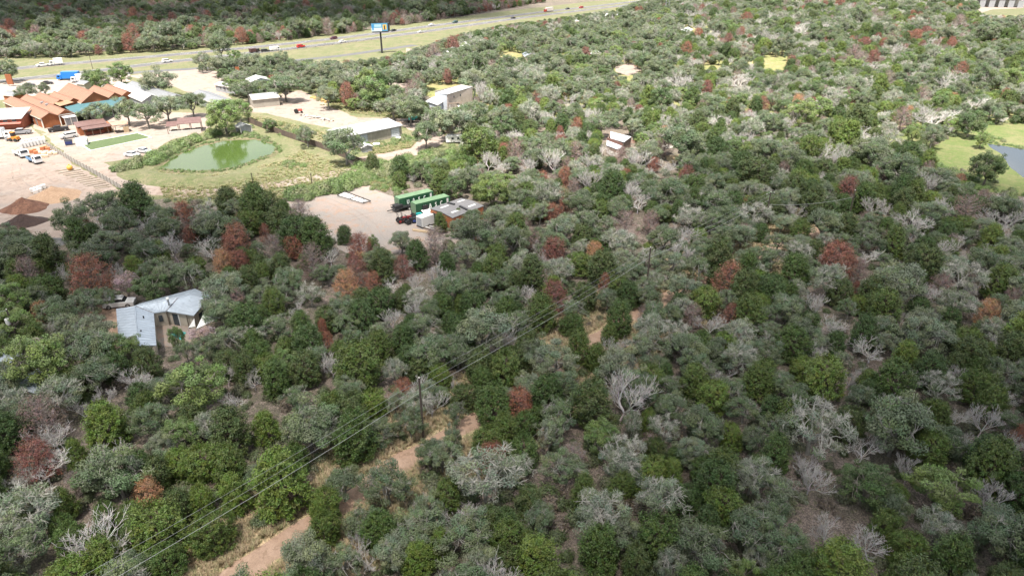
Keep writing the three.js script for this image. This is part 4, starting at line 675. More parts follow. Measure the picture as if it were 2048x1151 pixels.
gable('garden_shed', 'small shed with white roof at the corner of the warehouse', { f: W(734, 291, 2), b: W(724, 284, 2), hr: 2.2, he: 1.7, hw: 1.5, roof: rWhite, wall: wGrey, long: 2.4 });
{ // tall white building among the oaks
  const A = W(872, 219), B = W(895, 222), C = W(945, 208), t = thing('tall_workshop', 'tall workshop with flat white roof, blue-white front and pinkish side', 'building', B), L = (p) => V(p.x - B.x, 0, p.z - B.z), a = L(A), c = L(C), e = a.clone().add(c);
  const up = (p, h) => V(p.x, h, p.z), o = V(0, 0, 0);
  part('wall', wallGeo(a, o, 0, 6.2, 0.2, 6.2), wBlue, t); part('side_wall', wallGeo(o, c, 0, 6.2, 0.2, 6.2), wallMat(0.58, 0.5, 0.46), t); part('back_wall', [wallGeo(c, e, 0, 6.9, 0.2), wallGeo(e, a, 0, 6.9, 0.2)], wBeige, t);
  part('roof', slab([up(a.clone().multiplyScalar(1.04), 6.3), up(o, 6.3).add(V(0.3, 0, 0.5)), up(c.clone().multiplyScalar(1.04), 6.6), up(e.clone().multiplyScalar(1.04), 6.9)], 0.16), rWhite, t);
  const k = part('balcony', slab([V(0.4, 3, 0.2), V(5.2, 3, -1.8), V(5.8, 3, -0.2), V(1, 3, 1.6)], 0.12), M.wood, t); part('stair', slab([V(3.2, 3, -0.4), V(4, 3, -0.8), V(6.2, 0.05, 1.6), V(5.4, 0.05, 2)], 0.15), M.white, t); part('post', [box(0.16, 2.9, 0.16, 1.1, 0, 1.4), box(0.16, 2.9, 0.16, 5.6, 0, -0.3)], M.white, t);
  for (const q of [0.25, 0.5]) part('window', box(0.8, 0.7, 0.08, c.x * q, 4.3, c.z * q + 0.1), M.window, t);
  gable('lean_shed', 'pale low shed tucked against the tall workshop', { f: W(858, 205, 4), b: W(880, 192, 4), hr: 4.2, he: 3.4, hw: 3, roof: rWhite, wall: wBlue });
}
{ // orange shop with grey roof beside the containers
  const P = [W(859, 416.5, 3.5), W(922, 395.6, 3.5), W(968, 411, 3.5), W(905, 435.5, 3.5)], o = V(P[0].x, 0, P[0].z), q = P.map((p) => V(p.x - o.x, 0, p.z - o.z)), t = thing('orange_workshop', 'orange workshop with shallow grey roof, skylights and vents', 'building', o);
  const up = (p, h) => V(p.x, h, p.z), m1 = q[0].clone().lerp(q[3], 0.5), m2 = q[1].clone().lerp(q[2], 0.5), c = q.reduce((s, p) => s.add(p.clone().multiplyScalar(0.25)), V(0, 0, 0)), inn = q.map((p) => c.clone().lerp(p, 0.96));
  part('wall', [0, 1, 2, 3].map((i) => wallGeo(inn[i], inn[(i + 1) % 4], 0, 3.38, 0.2)), wRust, t);
  part('roof_slope', slab([up(q[0], 3.5), up(q[1], 3.5), up(m2, 3.8), up(m1, 3.8)], 0.12), rSlate, t); part('roof_slope', slab([up(m1, 3.8), up(m2, 3.8), up(q[2], 3.5), up(q[3], 3.5)], 0.12), rSlate, t);
  part('gable', slab([up(inn[0], 3.38), up(inn[3], 3.38), up(c.clone().lerp(m1, 0.96), 3.66)], 0.02), wRust, t);
  const on = (a, b) => { const x = q[0].clone().lerp(q[1], a), y = q[3].clone().lerp(q[2], a), p = x.lerp(y, b); return V(p.x, 3.5 + 0.3 * (1 - Math.abs(b - 0.5) * 2), p.z); }, quad = (a0, a1, b0, b1, h) => slab([on(a0, b0), on(a1, b0), on(a1, b1), on(a0, b1)].map((p) => V(p.x, p.y + h, p.z)), h - 0.005);
  for (const [a0, a1, b0, b1] of [[0.18, 0.42, 0.2, 0.27], [0.72, 0.93, 0.2, 0.27], [0.16, 0.4, 0.7, 0.77], [0.68, 0.9, 0.72, 0.79]]) part('skylight', quad(a0, a1, b0, b1, 0.03), M.white, t);
  for (const [a0, a1, b0, b1] of [[0.5, 0.55, 0.06, 0.36], [0.5, 0.55, 0.58, 0.9]]) part('roof_vent', quad(a0, a1, b0, b1, 0.28), M.black, t);
  const e = inn[3].clone().sub(inn[0]), L = e.length(), dir = e.clone().normalize(), n = V(-dir.z, 0, dir.x), s0 = n.dot(c.clone().sub(inn[0])) > 0 ? -1 : 1, at = (u) => inn[0].clone().add(dir.clone().multiplyScalar(u)).add(n.clone().multiplyScalar(0.14 * s0));
  part('roller_door', wallGeo(at(L * 0.1), at(L * 0.5), 0.02, 2.8, 0.08), M.black, t); for (const u of [0.09, 0.51]) part('door_frame', wallGeo(at(L * u - 0.1), at(L * u + 0.1), 0.02, 2.95, 0.12), wRust, t); const df = part('door', wallGeo(at(L * 0.68), at(L * 0.76), 0.02, 2.1, 0.08), M.wood, t); part('handle', box(0.08, 0.08, 0.08, at(L * 0.74).x, 1, at(L * 0.74).z), M.steel, df);
}
// ------------------------------------------------------------------ the near house: three wings bent round a patio
{
  const o = W(300, 640), t = thing('bent_house', 'pale house with blue-grey standing-seam roof bent around a patio', 'house', V(o.x, 0, o.z)), E = 2.7, Rg = 3.9, w = (x, y, h) => { const p = W(x, y, h); return V(p.x - o.x, h, p.z - o.z); };
  const A = w(231.5, 617, E), A2 = w(237, 690, E), Rb = w(269, 611.5, Rg - 0.4), Rf = w(276, 690, Rg - 0.4), C = w(307, 625.5, E), C2 = w(312, 690, E), D = w(355.5, 595, Rg), Ej = w(332, 621.5, E), F = w(378, 589, Rg), G = w(416, 596.5, Rg - 0.6), Hc = w(387, 630.5, E);
  const seams = (a, b, c, d, step, parent) => { const n = Math.round(a.distanceTo(b) / step), list = []; for (let i = 1; i < n; i++) { const p = a.clone().lerp(b, i / n), q = d.clone().lerp(c, i / n); list.push(rod(V(p.x, p.y + 0.02, p.z), V(q.x, q.y + 0.02, q.z), 0.02, 0.02, 4)); } part('seams', list, rBlue, parent, 'stuff'); };
  let s = part('roof_slope', slab([A, A2, Rf, Rb], 0.14), rBlue, t); seams(A, A2, Rf, Rb, 0.9, s); s = part('roof_slope', slab([Rb, Rf, C2, C], 0.14), rBlue, t); seams(Rb, Rf, C2, C, 0.9, s);
  s = part('roof_slope', slab([Rb, C, Ej, D], 0.14), rBlue, t); seams(Rb, D, Ej, C, 0.8, s); s = part('roof_slope', slab([D, Ej, Hc, F], 0.14), rBlue, t); seams(D, F, Hc, Ej, 0.8, s); s = part('roof_slope', slab([F, Hc, G], 0.14), rBlue, t);
  const back = (p, k) => V(p.x + k[0], E, p.z + k[1]), bk = [-1.2, -4.6], Db = back(D, bk), Fb = back(F, bk), Rbb = back(Rb, [-0.6, -2.4]);
  part('roof_slope', slab([Rb, D, Db, Rbb], 0.14), rBlue, t); part('roof_slope', slab([D, F, Fb, Db], 0.14), rBlue, t); part('roof_slope', slab([F, G, V(G.x + 0.4, E, G.z - 1.5), Fb], 0.14), rBlue, t);
  part('ridge_cap', [rod(Rb, Rf, 0.1), rod(Rb, D, 0.1), rod(D, F, 0.1)], rBlue, t); part('valley', [rod(Rb, C, 0.07), rod(D, Ej, 0.07)], rDark, t);
  const inn = (p, q, k) => p.clone().lerp(q, k), mid = inn(Rb, Ej, 0.5); const wl = (a, b, h) => wallGeo(a, b, 0, h, 0.2);
  const Ai = inn(A, Rb, 0.12), A2i = inn(A2, Rf, 0.12), Ci = inn(C, Rb, 0.12), C2i = inn(C2, Rf, 0.12), Ei = inn(Ej, D, 0.16), Hi = inn(Hc, F, 0.12), Gi = inn(G, F, 0.12);
  part('wall', [wl(Ai, A2i, 2.62), wl(Ci, C2i, 2.62), wl(A2i, C2i, 2.6), wl(Ci, Ei, 2.62), wl(Ei, Hi, 2.62), wl(Hi, Gi, 2.62), wl(Ai, inn(Rbb, Rb, 0.12), 2.6), wl(inn(Rbb, Rb, 0.12), inn(Db, D, 0.12), 2.6), wl(inn(Db, D, 0.12), inn(Fb, F, 0.12), 2.6), wl(inn(Fb, F, 0.12), Gi, 2.6)], wStone, t);
  for (const p of [Ej, inn(Ej, Hc, 0.72), Hc]) part('post', box(0.14, 2.55, 0.14, p.x, 0, p.z), M.wood, t);
  const door = (a, b, k0, k1, y0, y1, m, nm) => { const p = inn(a, b, k0), q = inn(a, b, k1), off = V(0.12, 0, 0.16); return part(nm, wallGeo(p.add(off), q.add(off), y0, y1, 0.08), m, t); };
  const dd = door(Ei, Hi, 0.1, 0.32, 0.05, 2.15, M.window, 'patio_door'); part('door_frame', wallGeo(inn(Ei, Hi, 0.33).add(V(0.14, 0, 0.18)), inn(Ei, Hi, 0.36).add(V(0.14, 0, 0.18)), 0.05, 2.2, 0.1), M.white, dd); door(Ci, Ei, 0.3, 0.55, 0.9, 2, M.window, 'window'); door(Hi, Gi, 0.3, 0.6, 0.9, 2, M.window, 'window');
  const ch = w(336, 603, Rg + 0.2), st = part('flue', cyl(0.16, 0.16, 1.2, 10, ch.x, Rg - 0.5, ch.z), M.steel, t); part('flue_cap', cyl(0.3, 0.22, 0.25, 10, ch.x, Rg + 0.7, ch.z), M.white, st);
  for (const [x, y] of [[286, 633], [281, 661]]) { const p = w(x, y, 3.4); part('roof_vent', cyl(0.12, 0.12, 0.3, 8, p.x, 3.2, p.z), M.black, t); }
  struct('patio', sheetGeo(new THREE.Shape(ringOf([[300, 625], [335, 618], [395, 632], [425, 665], [370, 695], [300, 690]], 0.05, 2)), 0.03, 11), groundMat(TXT.gravel, { color: lin(1, 0.94, 0.88) }));
  struct('swimming_pool', sheetGeo(new THREE.Shape(ringOf([[334, 669], [350, 660], [372, 665], [362, 680]], 0, 2)), 0.06, 11), new THREE.MeshPhysicalMaterial({ color: lin(0.06, 0.32, 0.3), roughness: 0.05 }));
  const tb = W(321, 644), k = thing('patio_table', 'dark oval table on the patio between the house wings', 'table', tb, 0.3); part('tabletop', cyl(1, 1, 0.06, 18, 0, 0.72, 0).scale(1.2, 1, 0.8), M.black, k); part('pedestal', cyl(0.3, 0.1, 0.72, 8), M.black, k);
  [[-1.4, 0.2], [1.4, 0.3], [-0.5, -1], [0.6, -1], [0.1, 1.1]].forEach(([x, z], i) => { const c = thing('patio_chair', `dark patio chair at the ${['left end', 'right end', 'far left side', 'far right side', 'near side'][i]} of the patio table`, 'chair', V(tb.x + x, 0, tb.z + z), Math.atan2(x, z), 'chairs round the patio table'); part('seat', box(0.5, 0.06, 0.5, 0, 0.42, 0), M.black, c); part('backrest', box(0.5, 0.5, 0.06, 0, 0.46, 0.24), M.black, c); for (const a of [-0.2, 0.2]) for (const b of [-0.2, 0.2]) part('leg', box(0.04, 0.42, 0.04, a, 0, b), M.black, c); });
  const sail = thing('shade_sail', 'large white triangular shade sail beside the patio', 'shade sail', W(405, 655)), so = sail.position, sp = (x, y, h) => { const p = W(x, y, h); return V(p.x - so.x, h, p.z - so.z); };
  part('cloth', slab([sp(405, 630, 3.1), sp(444, 633, 2.8), sp(392, 657, 2.6)], 0.03), M.white, sail); part('pole', cyl(0.06, 0.05, 3.1, 8, sp(444, 633, 2.8).x, 0, sp(444, 633, 2.8).z), M.steel, sail); part('pole', cyl(0.06, 0.05, 2.6, 8, sp(392, 657, 2.6).x, 0, sp(392, 657, 2.6).z), M.steel, sail);
  const s2 = thing('shade_sail', 'small steep white shade sail at the house corner', 'shade sail', W(385, 655)), so2 = s2.position, sq = (x, y, h) => { const p = W(x, y, h); return V(p.x - so2.x, h, p.z - so2.z); }; part('cloth', slab([sq(388, 636, 2.7), sq(390, 652, 1.6), sq(376, 655, 1.4)], 0.03), M.white, s2); part('pole', cyl(0.05, 0.05, 1.4, 8, sq(376, 655, 1.4).x, 0, sq(376, 655, 1.4).z), M.steel, s2);
  const sh = shrub(803, { R: 1 }), bush = thing('patio_bush', 'dark green clipped bush against the patio wall', 'bush', W(362, 638)); part('foliage', bufGeo(sh.leaves), leafMat(0.07, 0.12, 0.04), bush); part('stem', bufGeo(sh.wood), woodMat, bush); bush.scale.set(1.6, 0.8, 0.9);
}
gable('hidden_house', 'small house with blue-grey roof half hidden at the left edge', { f: W(28, 715, 3.4), b: W(-20, 706, 3.4), hr: 3.6, he: 2.6, hw: 2.6, roof: rBlue, wall: wStone });
gable('hidden_house', 'blue-grey roofed outbuilding showing through the light green tree', { f: W(72, 744, 3.2), b: W(38, 775, 3.2), hr: 3.4, he: 2.5, hw: 2, roof: rBlue, wall: wStone });
{ // cabin with clerestory roof
  const t = thing('cabin', 'cabin with two-level pale metal roof and red-brown clerestory', 'cabin', W(1236, 300)), o = t.position, w = (x, y, h) => { const p = W(x, y, h); return V(p.x - o.x, h, p.z - o.z); };
  const u = [w(1221, 262.5, 5.2), w(1263, 273, 5.2), w(1248, 284, 4.4), w(1221, 276, 4.4)], l = [w(1214, 279.5, 3.6), w(1245, 291.5, 3.6), w(1237, 299, 2.8), w(1213, 290, 2.8)];
  part('upper_roof', slab(u, 0.12), rWhite, t); part('lower_roof', slab(l, 0.12), metalRoof(0.5, 0.53, 0.58), t); part('clerestory', wallGeo(l[0], l[1], 3.5, 4.35, 0.15), wallMat(0.2, 0.1, 0.08), t);
  part('wall', [wallGeo(l[3].clone().lerp(l[0], 0.1), l[2].clone().lerp(l[1], 0.1), 0, 2.7, 0.2), wallGeo(l[2].clone().lerp(l[3], 0.05), u[1].clone().lerp(u[0], 0.05), 0, 2.9, 0.2, 4.9), wallGeo(u[0], u[1], 0, 5, 0.2), wallGeo(u[0], l[3], 0, 5, 0.2, 2.7)], wallMat(0.22, 0.16, 0.13), t);
  const f = thing('deck_rail', 'red-brown timber deck rail beside the cabin', 'railing', W(1272, 289)); part('rail', [box(6, 0.12, 0.1, 0, 1, 0, -0.5), box(6, 0.12, 0.1, 0, 0.5, 0, -0.5)], wallMat(0.36, 0.13, 0.08), f); part('post', [-2.8, 0, 2.8].map((x) => box(0.12, 1.1, 0.12, x * Math.cos(0.5), 0, x * Math.sin(0.5))), M.wood, f);
  const p = thing('garden_umbrella', 'off-white garden umbrella standing in the clearing by the cabin', 'umbrella', W(1334, 308)); const cg = new THREE.ConeGeometry(1.75, 0.75, 8, 1, true); cg.translate(0, 2.6, 0); part('canopy', cg, new THREE.MeshStandardMaterial({ color: lin(0.66, 0.62, 0.55), side: THREE.DoubleSide, roughness: 0.9 }), p); part('pole', cyl(0.04, 0.04, 2.9, 8), M.steel, p); part('base', cyl(0.4, 0.35, 0.1, 12), M.concrete, p);
  gable('hidden_house', 'pale roof glimpsed through the trees above the cabin', { f: W(1300, 246, 3.4), b: W(1262, 246, 3.4), hr: 3.8, he: 2.8, hw: 2.5, roof: rWhite, wall: wBeige });
}
// small houses glimpsed among the far trees
[[[918, 105, 3.6], [905, 97, 3.6], 4, rWhite, 'white-roofed house among the oaks beside the pinkish tree'], [[940, 94, 4], [930, 86, 4], 4, rWhite, 'white-roofed house just behind the oaks near the highway'], [[888, 113, 3.4], [874, 108, 3.4], 3.4, rDark, 'dark-roofed open shed under the oaks'], [[1180, 110, 3.6], [1192, 103, 3.6], 3.6, rWhite, 'small white-roofed house behind the lime-green tree'], [[1168, 74, 3.6], [1172, 68, 3.6], 4, rWhite, 'grey house with white roof in the oak clearing'], [[1145, 46, 4], [1150, 41, 4], 5, rWhite, 'distant white house below the highway bend'], [[1236, 30, 4.5], [1214, 29, 4.5], 5, rWhite, 'long white roof at the far end of the oak wood'], [[1062, 110, 3.4], [1056, 104, 3.4], 3, rBlue, 'blue-grey roof low among the oaks'], [[2040, 156, 3.6], [2062, 150, 3.6], 4, rWhite, 'white roof at the right edge among dead trees'], [[1362, 62, 3.6], [1376, 56, 3.6], 3.4, rWhite, 'white-roofed trailer in the upper glade']].forEach(([f, b, hw, roof, label]) => gable('far_house', label, { f: W(...f), b: W(...b), hr: f[2] + 0.8, he: f[2] - 0.6, hw, roof, wall: wBeige, win: [[1, 3, 1.2, 1, 1]] }));
{ // big pale building in the top right corner
  const A = W(1950, 14), t = thing('far_depot', 'large pale depot with grey doors in the top corner', 'building', V(A.x, 0, A.z), -0.15); part('wall', box(46, 9, 30, 23, 0, -30), M.offwhite, t); part('roof', slab([V(-1, 9.1, 1), V(47, 9.1, 1), V(47, 10.2, -31), V(-1, 10.2, -31)], 0.4), rWhite, t); for (let i = 0; i < 5; i++) part('door', box(5, 6, 0.2, 6 + i * 8.4, 0.05, 0.1), wGrey, t);
  for (let i = 0; i < 3; i++) { const q = thing('far_shed', `pale storage shed, ${['first', 'second', 'third'][i]} from the depot across the far lot`, 'shed', W(2012 + i * 22, 11 - i * 2), 0.1, 'sheds on the far lot'); part('wall', box(10, 4, 6, 0, 0, 0), M.offwhite, q); part('roof', box(10.6, 0.4, 6.6, 0, 4.01, 0), rWhite, q); part('door', box(3, 3, 0.1, 0, 0.02, 3.06), wGrey, q); }
}
// kiosk with grey roof, hut and pylon sign behind the store
gable('kiosk', 'grey-roofed kiosk behind the orange halls', { f: W(178, 164, 3), b: W(162, 162, 3), hr: 3.4, he: 2.6, hw: 2.4, roof: rGrey, wall: wStone });
gable('kiosk', 'grey-roofed hut at the back corner of the longest orange hall', { f: W(36, 186, 3), b: W(16, 184, 3), hr: 3.4, he: 2.5, hw: 2.4, roof: rGrey, wall: wRust });
{
  const s = thing('pylon_sign', 'tall orange pylon sign by the highway at the left edge', 'sign', W(22, 172)); part('panel', box(2.6, 4.2, 0.5, 0, 0.8, 0), wOrange, s); part('post', [box(0.2, 0.8, 0.2, -0.9, 0, 0), box(0.2, 0.8, 0.2, 0.9, 0, 0)], M.steel, s);
  const u = thing('pylon_sign', 'slim orange pylon behind the oak near the blue barn', 'sign', W(478, 160)); part('panel', box(1.8, 3.4, 0.4, 0, 2.4, 0), wOrange, u); part('post', box(0.3, 2.4, 0.3, 0, 0, 0), M.steel, u);
}
// ------------------------------------------------------------------ billboard
{
  const b = thing('billboard', 'two-sided roadside billboard on a black post, blue advert facing', 'billboard', W(764, 106), 0.32), H0 = 11.2;
  part('post', cyl(0.55, 0.45, H0, 14), M.black, b); part('catwalk', box(9.6, 0.2, 1, 0, H0, 1), M.black, b); part('beam', box(9, 0.5, 0.5, 0, H0 + 0.2, 0), M.black, b);
  const cv = document.createElement('canvas'); cv.width = 512; cv.height = 160; const x = cv.getContext('2d'); x.fillStyle = '#4d86a6'; x.fillRect(0, 0, 512, 160); x.fillStyle = '#b4c0c6'; x.fillRect(0, 90, 330, 70); x.fillStyle = '#2f7fb4'; x.fillRect(24, 26, 50, 110); x.fillStyle = '#93b4c4'; x.fillRect(96, 20, 220, 54); x.fillStyle = '#c9a24a'; x.fillRect(360, 30, 120, 100); x.fillStyle = '#22384a'; x.fillRect(395, 48, 40, 84);
  const tx = new THREE.CanvasTexture(cv); tx.colorSpace = THREE.SRGBColorSpace;
  part('advert_panel', box(9, 4.2, 0.15, -0.4, H0 + 0.5, 0.7), [M.black, M.black, M.black, M.black, std({ map: tx, roughness: 0.6 }), M.black], b); part('back_panel', box(9, 4.2, 0.15, 0.4, H0 + 0.5, -1.4, -0.12), M.black, b); part('end_frame', box(1.2, 4.4, 2.3, 4.7, H0 + 0.45, -0.35), M.black, b);
}
// ------------------------------------------------------------------ containers, trailer and yard things
{
  const gr = wallMat(0.026, 0.11, 0.05, { roughness: 0.6 }), gl = wallMat(0.16, 0.27, 0.15, { roughness: 0.7 });
  const mk = (label, A, B, text, lettering, lower) => {
    const d = B.clone().sub(A), th = Math.atan2(-d.z, d.x), L = 9.3, t = thing('shipping_container', label, 'container', A, th), Wd = 2.44, H = 2.6, y0 = lower;
    const ribs = []; for (let x = 0.35; x < L - 0.2; x += 0.56) ribs.push(box(0.28, H - 0.3, 0.05, x, y0 + 0.15, 0.0));
    part('body', box(L, H, Wd, L / 2, y0, -Wd / 2 - 0.02), gr, t); part('side_ribs', ribs, gr, t, 'stuff'); part('roof', box(L - 0.1, 0.05, Wd - 0.1, L / 2, y0 + H, -Wd / 2 - 0.02), gl, t);
    for (const s of [0, 1]) { const k = part('door', box(0.06, H - 0.25, Wd / 2 - 0.1, -0.03, y0 + 0.12, -0.62 - s * 1.2), gl, t); for (const q of [-0.3, 0.3]) part('lock_bar', box(0.05, H - 0.3, 0.05, -0.08, y0 + 0.15, -0.62 - s * 1.2 + q), M.steel, k); }
    for (const x of [0.08, L - 0.08]) part('corner_post', box(0.18, H + 0.02, 0.18, x, y0, -0.0), gr, t);
    const cv = document.createElement('canvas'); cv.width = 1024; cv.height = 200; const c = cv.getContext('2d'); c.fillStyle = lettering; c.fillRect(0, 0, 1024, 200); c.fillStyle = '#e6ece6'; c.font = 'bold 190px sans-serif'; c.textAlign = 'center'; c.textBaseline = 'middle'; text.split('').forEach((ch, i) => c.fillText(ch, 130 + i * 250, 100));
    const tx = new THREE.CanvasTexture(cv); tx.colorSpace = THREE.SRGBColorSpace;
    part('lettering_panel', box(6.2, 1.5, 0.03, 4.6, y0 + 0.75, 0.045), [gr, gr, gr, gr, std({ map: tx, roughness: 0.6 }), gr], t); part('code_plate', box(0.5, 1.5, 0.03, L - 0.7, y0 + 0.8, 0.045), M.white, t);
    for (const x of [0.6, L - 0.6]) part('support_block', box(0.4, Math.max(y0, 0.12), 2.2, x, 0, -1.2), M.wood, t);
    return t;
  };
  const A = W(800, 421), B = W(865, 405), dir = B.clone().sub(A).normalize(); mk('green shipping container with large white letters behind the flatbed trailer', A, B, 'UASC', '#10402a', 0.25);
  const A2 = W(833, 431), B2 = A2.clone().add(dir); const c2 = mk('green shipping container with a window unit, beside the orange workshop', A2, B2, 'UASC', '#10402a', 0.12);
  part('window_unit', box(1.5, 1.2, 0.3, 2.4, 0.9, 0.15), M.black, c2); part('awning', slab([V(1.2, 1.1, 0.1), V(4, 1.1, 0.1), V(4, 0.7, 1.3), V(1.2, 0.7, 1.3)], 0.06), M.white, c2);
  const th = Math.atan2(-dir.z, dir.x), t = thing('flatbed_trailer', 'black tandem-axle flatbed trailer parked before the lettered container', 'trailer', W(787, 424), th); part('deck', box(6.4, 0.18, 2.2, 3.1, 0.8, 0), M.black, t); part('rail', [box(6.4, 0.08, 0.08, 3.1, 1.5, 1.05), box(6.4, 0.08, 0.08, 3.1, 1.5, -1.05), ...[0, 1.6, 3.2, 4.8, 6.2].flatMap((x) => [box(0.08, 0.6, 0.08, x, 0.9, 1.05), box(0.08, 0.6, 0.08, x, 0.9, -1.05)])], M.black, t); part('drawbar', box(1.6, 0.14, 0.3, -0.8, 0.6, 0), M.black, t); for (const x of [3.6, 4.6]) for (const z of [1.15, -1.15]) { const w = part('wheel', cyl(0.4, 0.4, 0.25, 14, 0, -0.125, 0).rotateX(Math.PI / 2).translate(x, 0.4, z), M.rubber, t); part('rim', cyl(0.22, 0.22, 0.28, 12, 0, -0.14, 0).rotateX(Math.PI / 2).translate(x, 0.4, z), M.white, w); } part('load', box(2, 0.7, 1.6, 1.2, 0.98, 0), M.black, t);
  const bx = thing('storage_box', 'plain white enclosed trailer box in front of the workshop', 'trailer', W(851, 451), th + 0.15); part('body', box(3.4, 2.2, 2.1, 0, 0.35, 0), M.white, bx); part('frame', box(3.5, 0.18, 2.15, 0, 0.2, 0), M.black, bx); for (const z of [1.1, -1.1]) part('wheel', cyl(0.32, 0.32, 0.2, 12, 0, -0.1, 0).rotateX(Math.PI / 2).translate(0.2, 0.32, z), M.rubber, bx); part('door', box(0.05, 1.8, 1.7, -1.73, 0.5, 0), wGrey, bx);
  // small tractors and mowers
  const tractor = (label, p, turn, color) => { const g = thing('tractor', label, 'tractor', p, turn, 'small tractors by the workshop'), m = std({ color: lin(...color), roughness: 0.5 }); part('hood', box(1.3, 0.6, 0.7, 0.8, 0.7, 0), m, g); part('chassis', box(2.4, 0.3, 0.5, 0.2, 0.5, 0), M.black, g); part('seat', [box(0.5, 0.12, 0.5, -0.4, 0.95, 0), box(0.1, 0.5, 0.5, -0.65, 1, 0)], M.black, g); part('roll_bar', [box(0.08, 1.4, 0.08, -0.8, 0.8, 0.45), box(0.08, 1.4, 0.08, -0.8, 0.8, -0.45), box(0.08, 0.08, 1, -0.8, 2.15, 0)], M.black, g); part('steering_wheel', cyl(0.2, 0.2, 0.04, 12, 0.1, 1.3, 0), M.black, g); for (const s of [1, -1]) { const a = part('rear_wheel', cyl(0.6, 0.6, 0.34, 16, 0, -0.17, 0).rotateX(Math.PI / 2).translate(-0.5, 0.6, s * 0.6), M.rubber, g); part('rim', cyl(0.32, 0.32, 0.37, 12, 0, -0.185, 0).rotateX(Math.PI / 2).translate(-0.5, 0.6, s * 0.6), m, a); part('front_wheel', cyl(0.36, 0.36, 0.24, 14, 0, -0.12, 0).rotateX(Math.PI / 2).translate(1.1, 0.36, s * 0.5), M.rubber, g); } return g; };
  tractor('black tractor with red wheels at the outer end of the row', W(803, 445), 0.5, [0.22, 0.02, 0.02]); tractor('dark red tractor second in the row', W(811, 443), 0.4, [0.15, 0.02, 0.02]); tractor('black tractor third in the row next to the blue one', W(819, 447), 0.6, [0.02, 0.02, 0.022]); tractor('blue tractor beside the white box', W(832, 444), 0.3, [0.03, 0.06, 0.26]); tractor('turquoise tractor behind the blue one', W(831, 437), 0.3, [0.02, 0.3, 0.3]);
  const lum = thing('lumber_stack', 'stack of pale boards on the gravel by the white box', 'lumber', W(846, 462), -0.35); for (let i = 0; i < 6; i++) part('board', box(5.2, 0.12, 0.24, (i % 3) * 0.2, (i / 3 | 0) * 0.13, (i % 3) * 0.3), M.woodLight, lum); const l2 = thing('lumber_stack', 'stack of dark and white beams before the workshop', 'lumber', W(858, 453), -0.5); for (let i = 0; i < 4; i++) part('beam', box(3.4, 0.3, 0.3, 0.2 * i, 0, i * 0.5), i % 2 ? M.wood : M.white, l2);
  // steel frame with white panels lying on the gravel
  const fr = thing('panel_frame', 'steel frame with white panels lying at the edge of the gravel yard', 'frame', W(705, 396)), fo = fr.position, fp = (x, y, h) => { const p = W(x, y, h); return V(p.x - fo.x, h, p.z - fo.z); };
  for (let i = 0; i < 2; i++) for (let j = 0; j < 2; j++) { const a = [fp(676, 389.5, 0.3), fp(688, 383, 0.3), fp(739, 402, 0.3), fp(726, 405, 0.3)], q = (u, v) => a[0].clone().lerp(a[3], u).lerp(a[1].clone().lerp(a[2], u), v); part('panel', slab([q(i * 0.5 + 0.02, j * 0.5), q(i * 0.5 + 0.46, j * 0.5), q(i * 0.5 + 0.46, j * 0.5 + 0.4), q(i * 0.5 + 0.02, j * 0.5 + 0.4)], 0.08), M.white, fr); }
  part('frame', [rod(fp(674, 390, 0.4), fp(727, 406.5, 0.4), 0.09), rod(fp(689, 382, 0.5), fp(741, 401.5, 0.5), 0.12), rod(fp(674, 390, 0.4), fp(689, 382, 0.5), 0.09), rod(fp(727, 406.5, 0.4), fp(741, 401.5, 0.5), 0.09)], M.black, fr); part('upright', [box(0.1, 1.6, 0.1, fp(727, 406, 0).x, 0, fp(727, 406, 0).z)], M.black, fr);
}
// ------------------------------------------------------------------ vehicles
const paint = (r, g, b) => std({ color: lin(r, g, b), roughness: 0.3, metalness: 0.1 });
const carCache = new Map();
const PROFILE = {   // side outlines (x forward, y up): body, glass house, roof
  sedan: { body: [[-2.3, 0.35], [2.25, 0.35], [2.3, 0.7], [1.2, 0.95], [-1.75, 1.0], [-2.3, 0.9]], glass: [[-1.75, 0.98], [1.15, 0.94], [0.45, 1.36], [-1.0, 1.38]], roof: [[-1.05, 1.36], [0.5, 1.35], [0.35, 1.45], [-0.9, 1.46]], w: 1.8, ax: 1.4, r: 0.33 },
  suv: { body: [[-2.4, 0.4], [2.4, 0.4], [2.45, 0.95], [1.35, 1.12], [-2.4, 1.12]], glass: [[-2.35, 1.1], [1.3, 1.1], [0.65, 1.66], [-2.1, 1.66]], roof: [[-2.2, 1.64], [0.75, 1.64], [0.5, 1.78], [-2.05, 1.78]], w: 1.95, ax: 1.5, r: 0.4 },
  pickup: { body: [[-2.9, 0.5], [2.85, 0.5], [2.9, 1.05], [1.75, 1.2], [-2.9, 1.2]], glass: [[-0.75, 1.18], [1.7, 1.18], [1.0, 1.75], [-0.7, 1.75]], roof: [[-0.8, 1.73], [1.1, 1.73], [0.9, 1.86], [-0.7, 1.86]], w: 2, ax: 1.9, r: 0.42, bed: true },
};
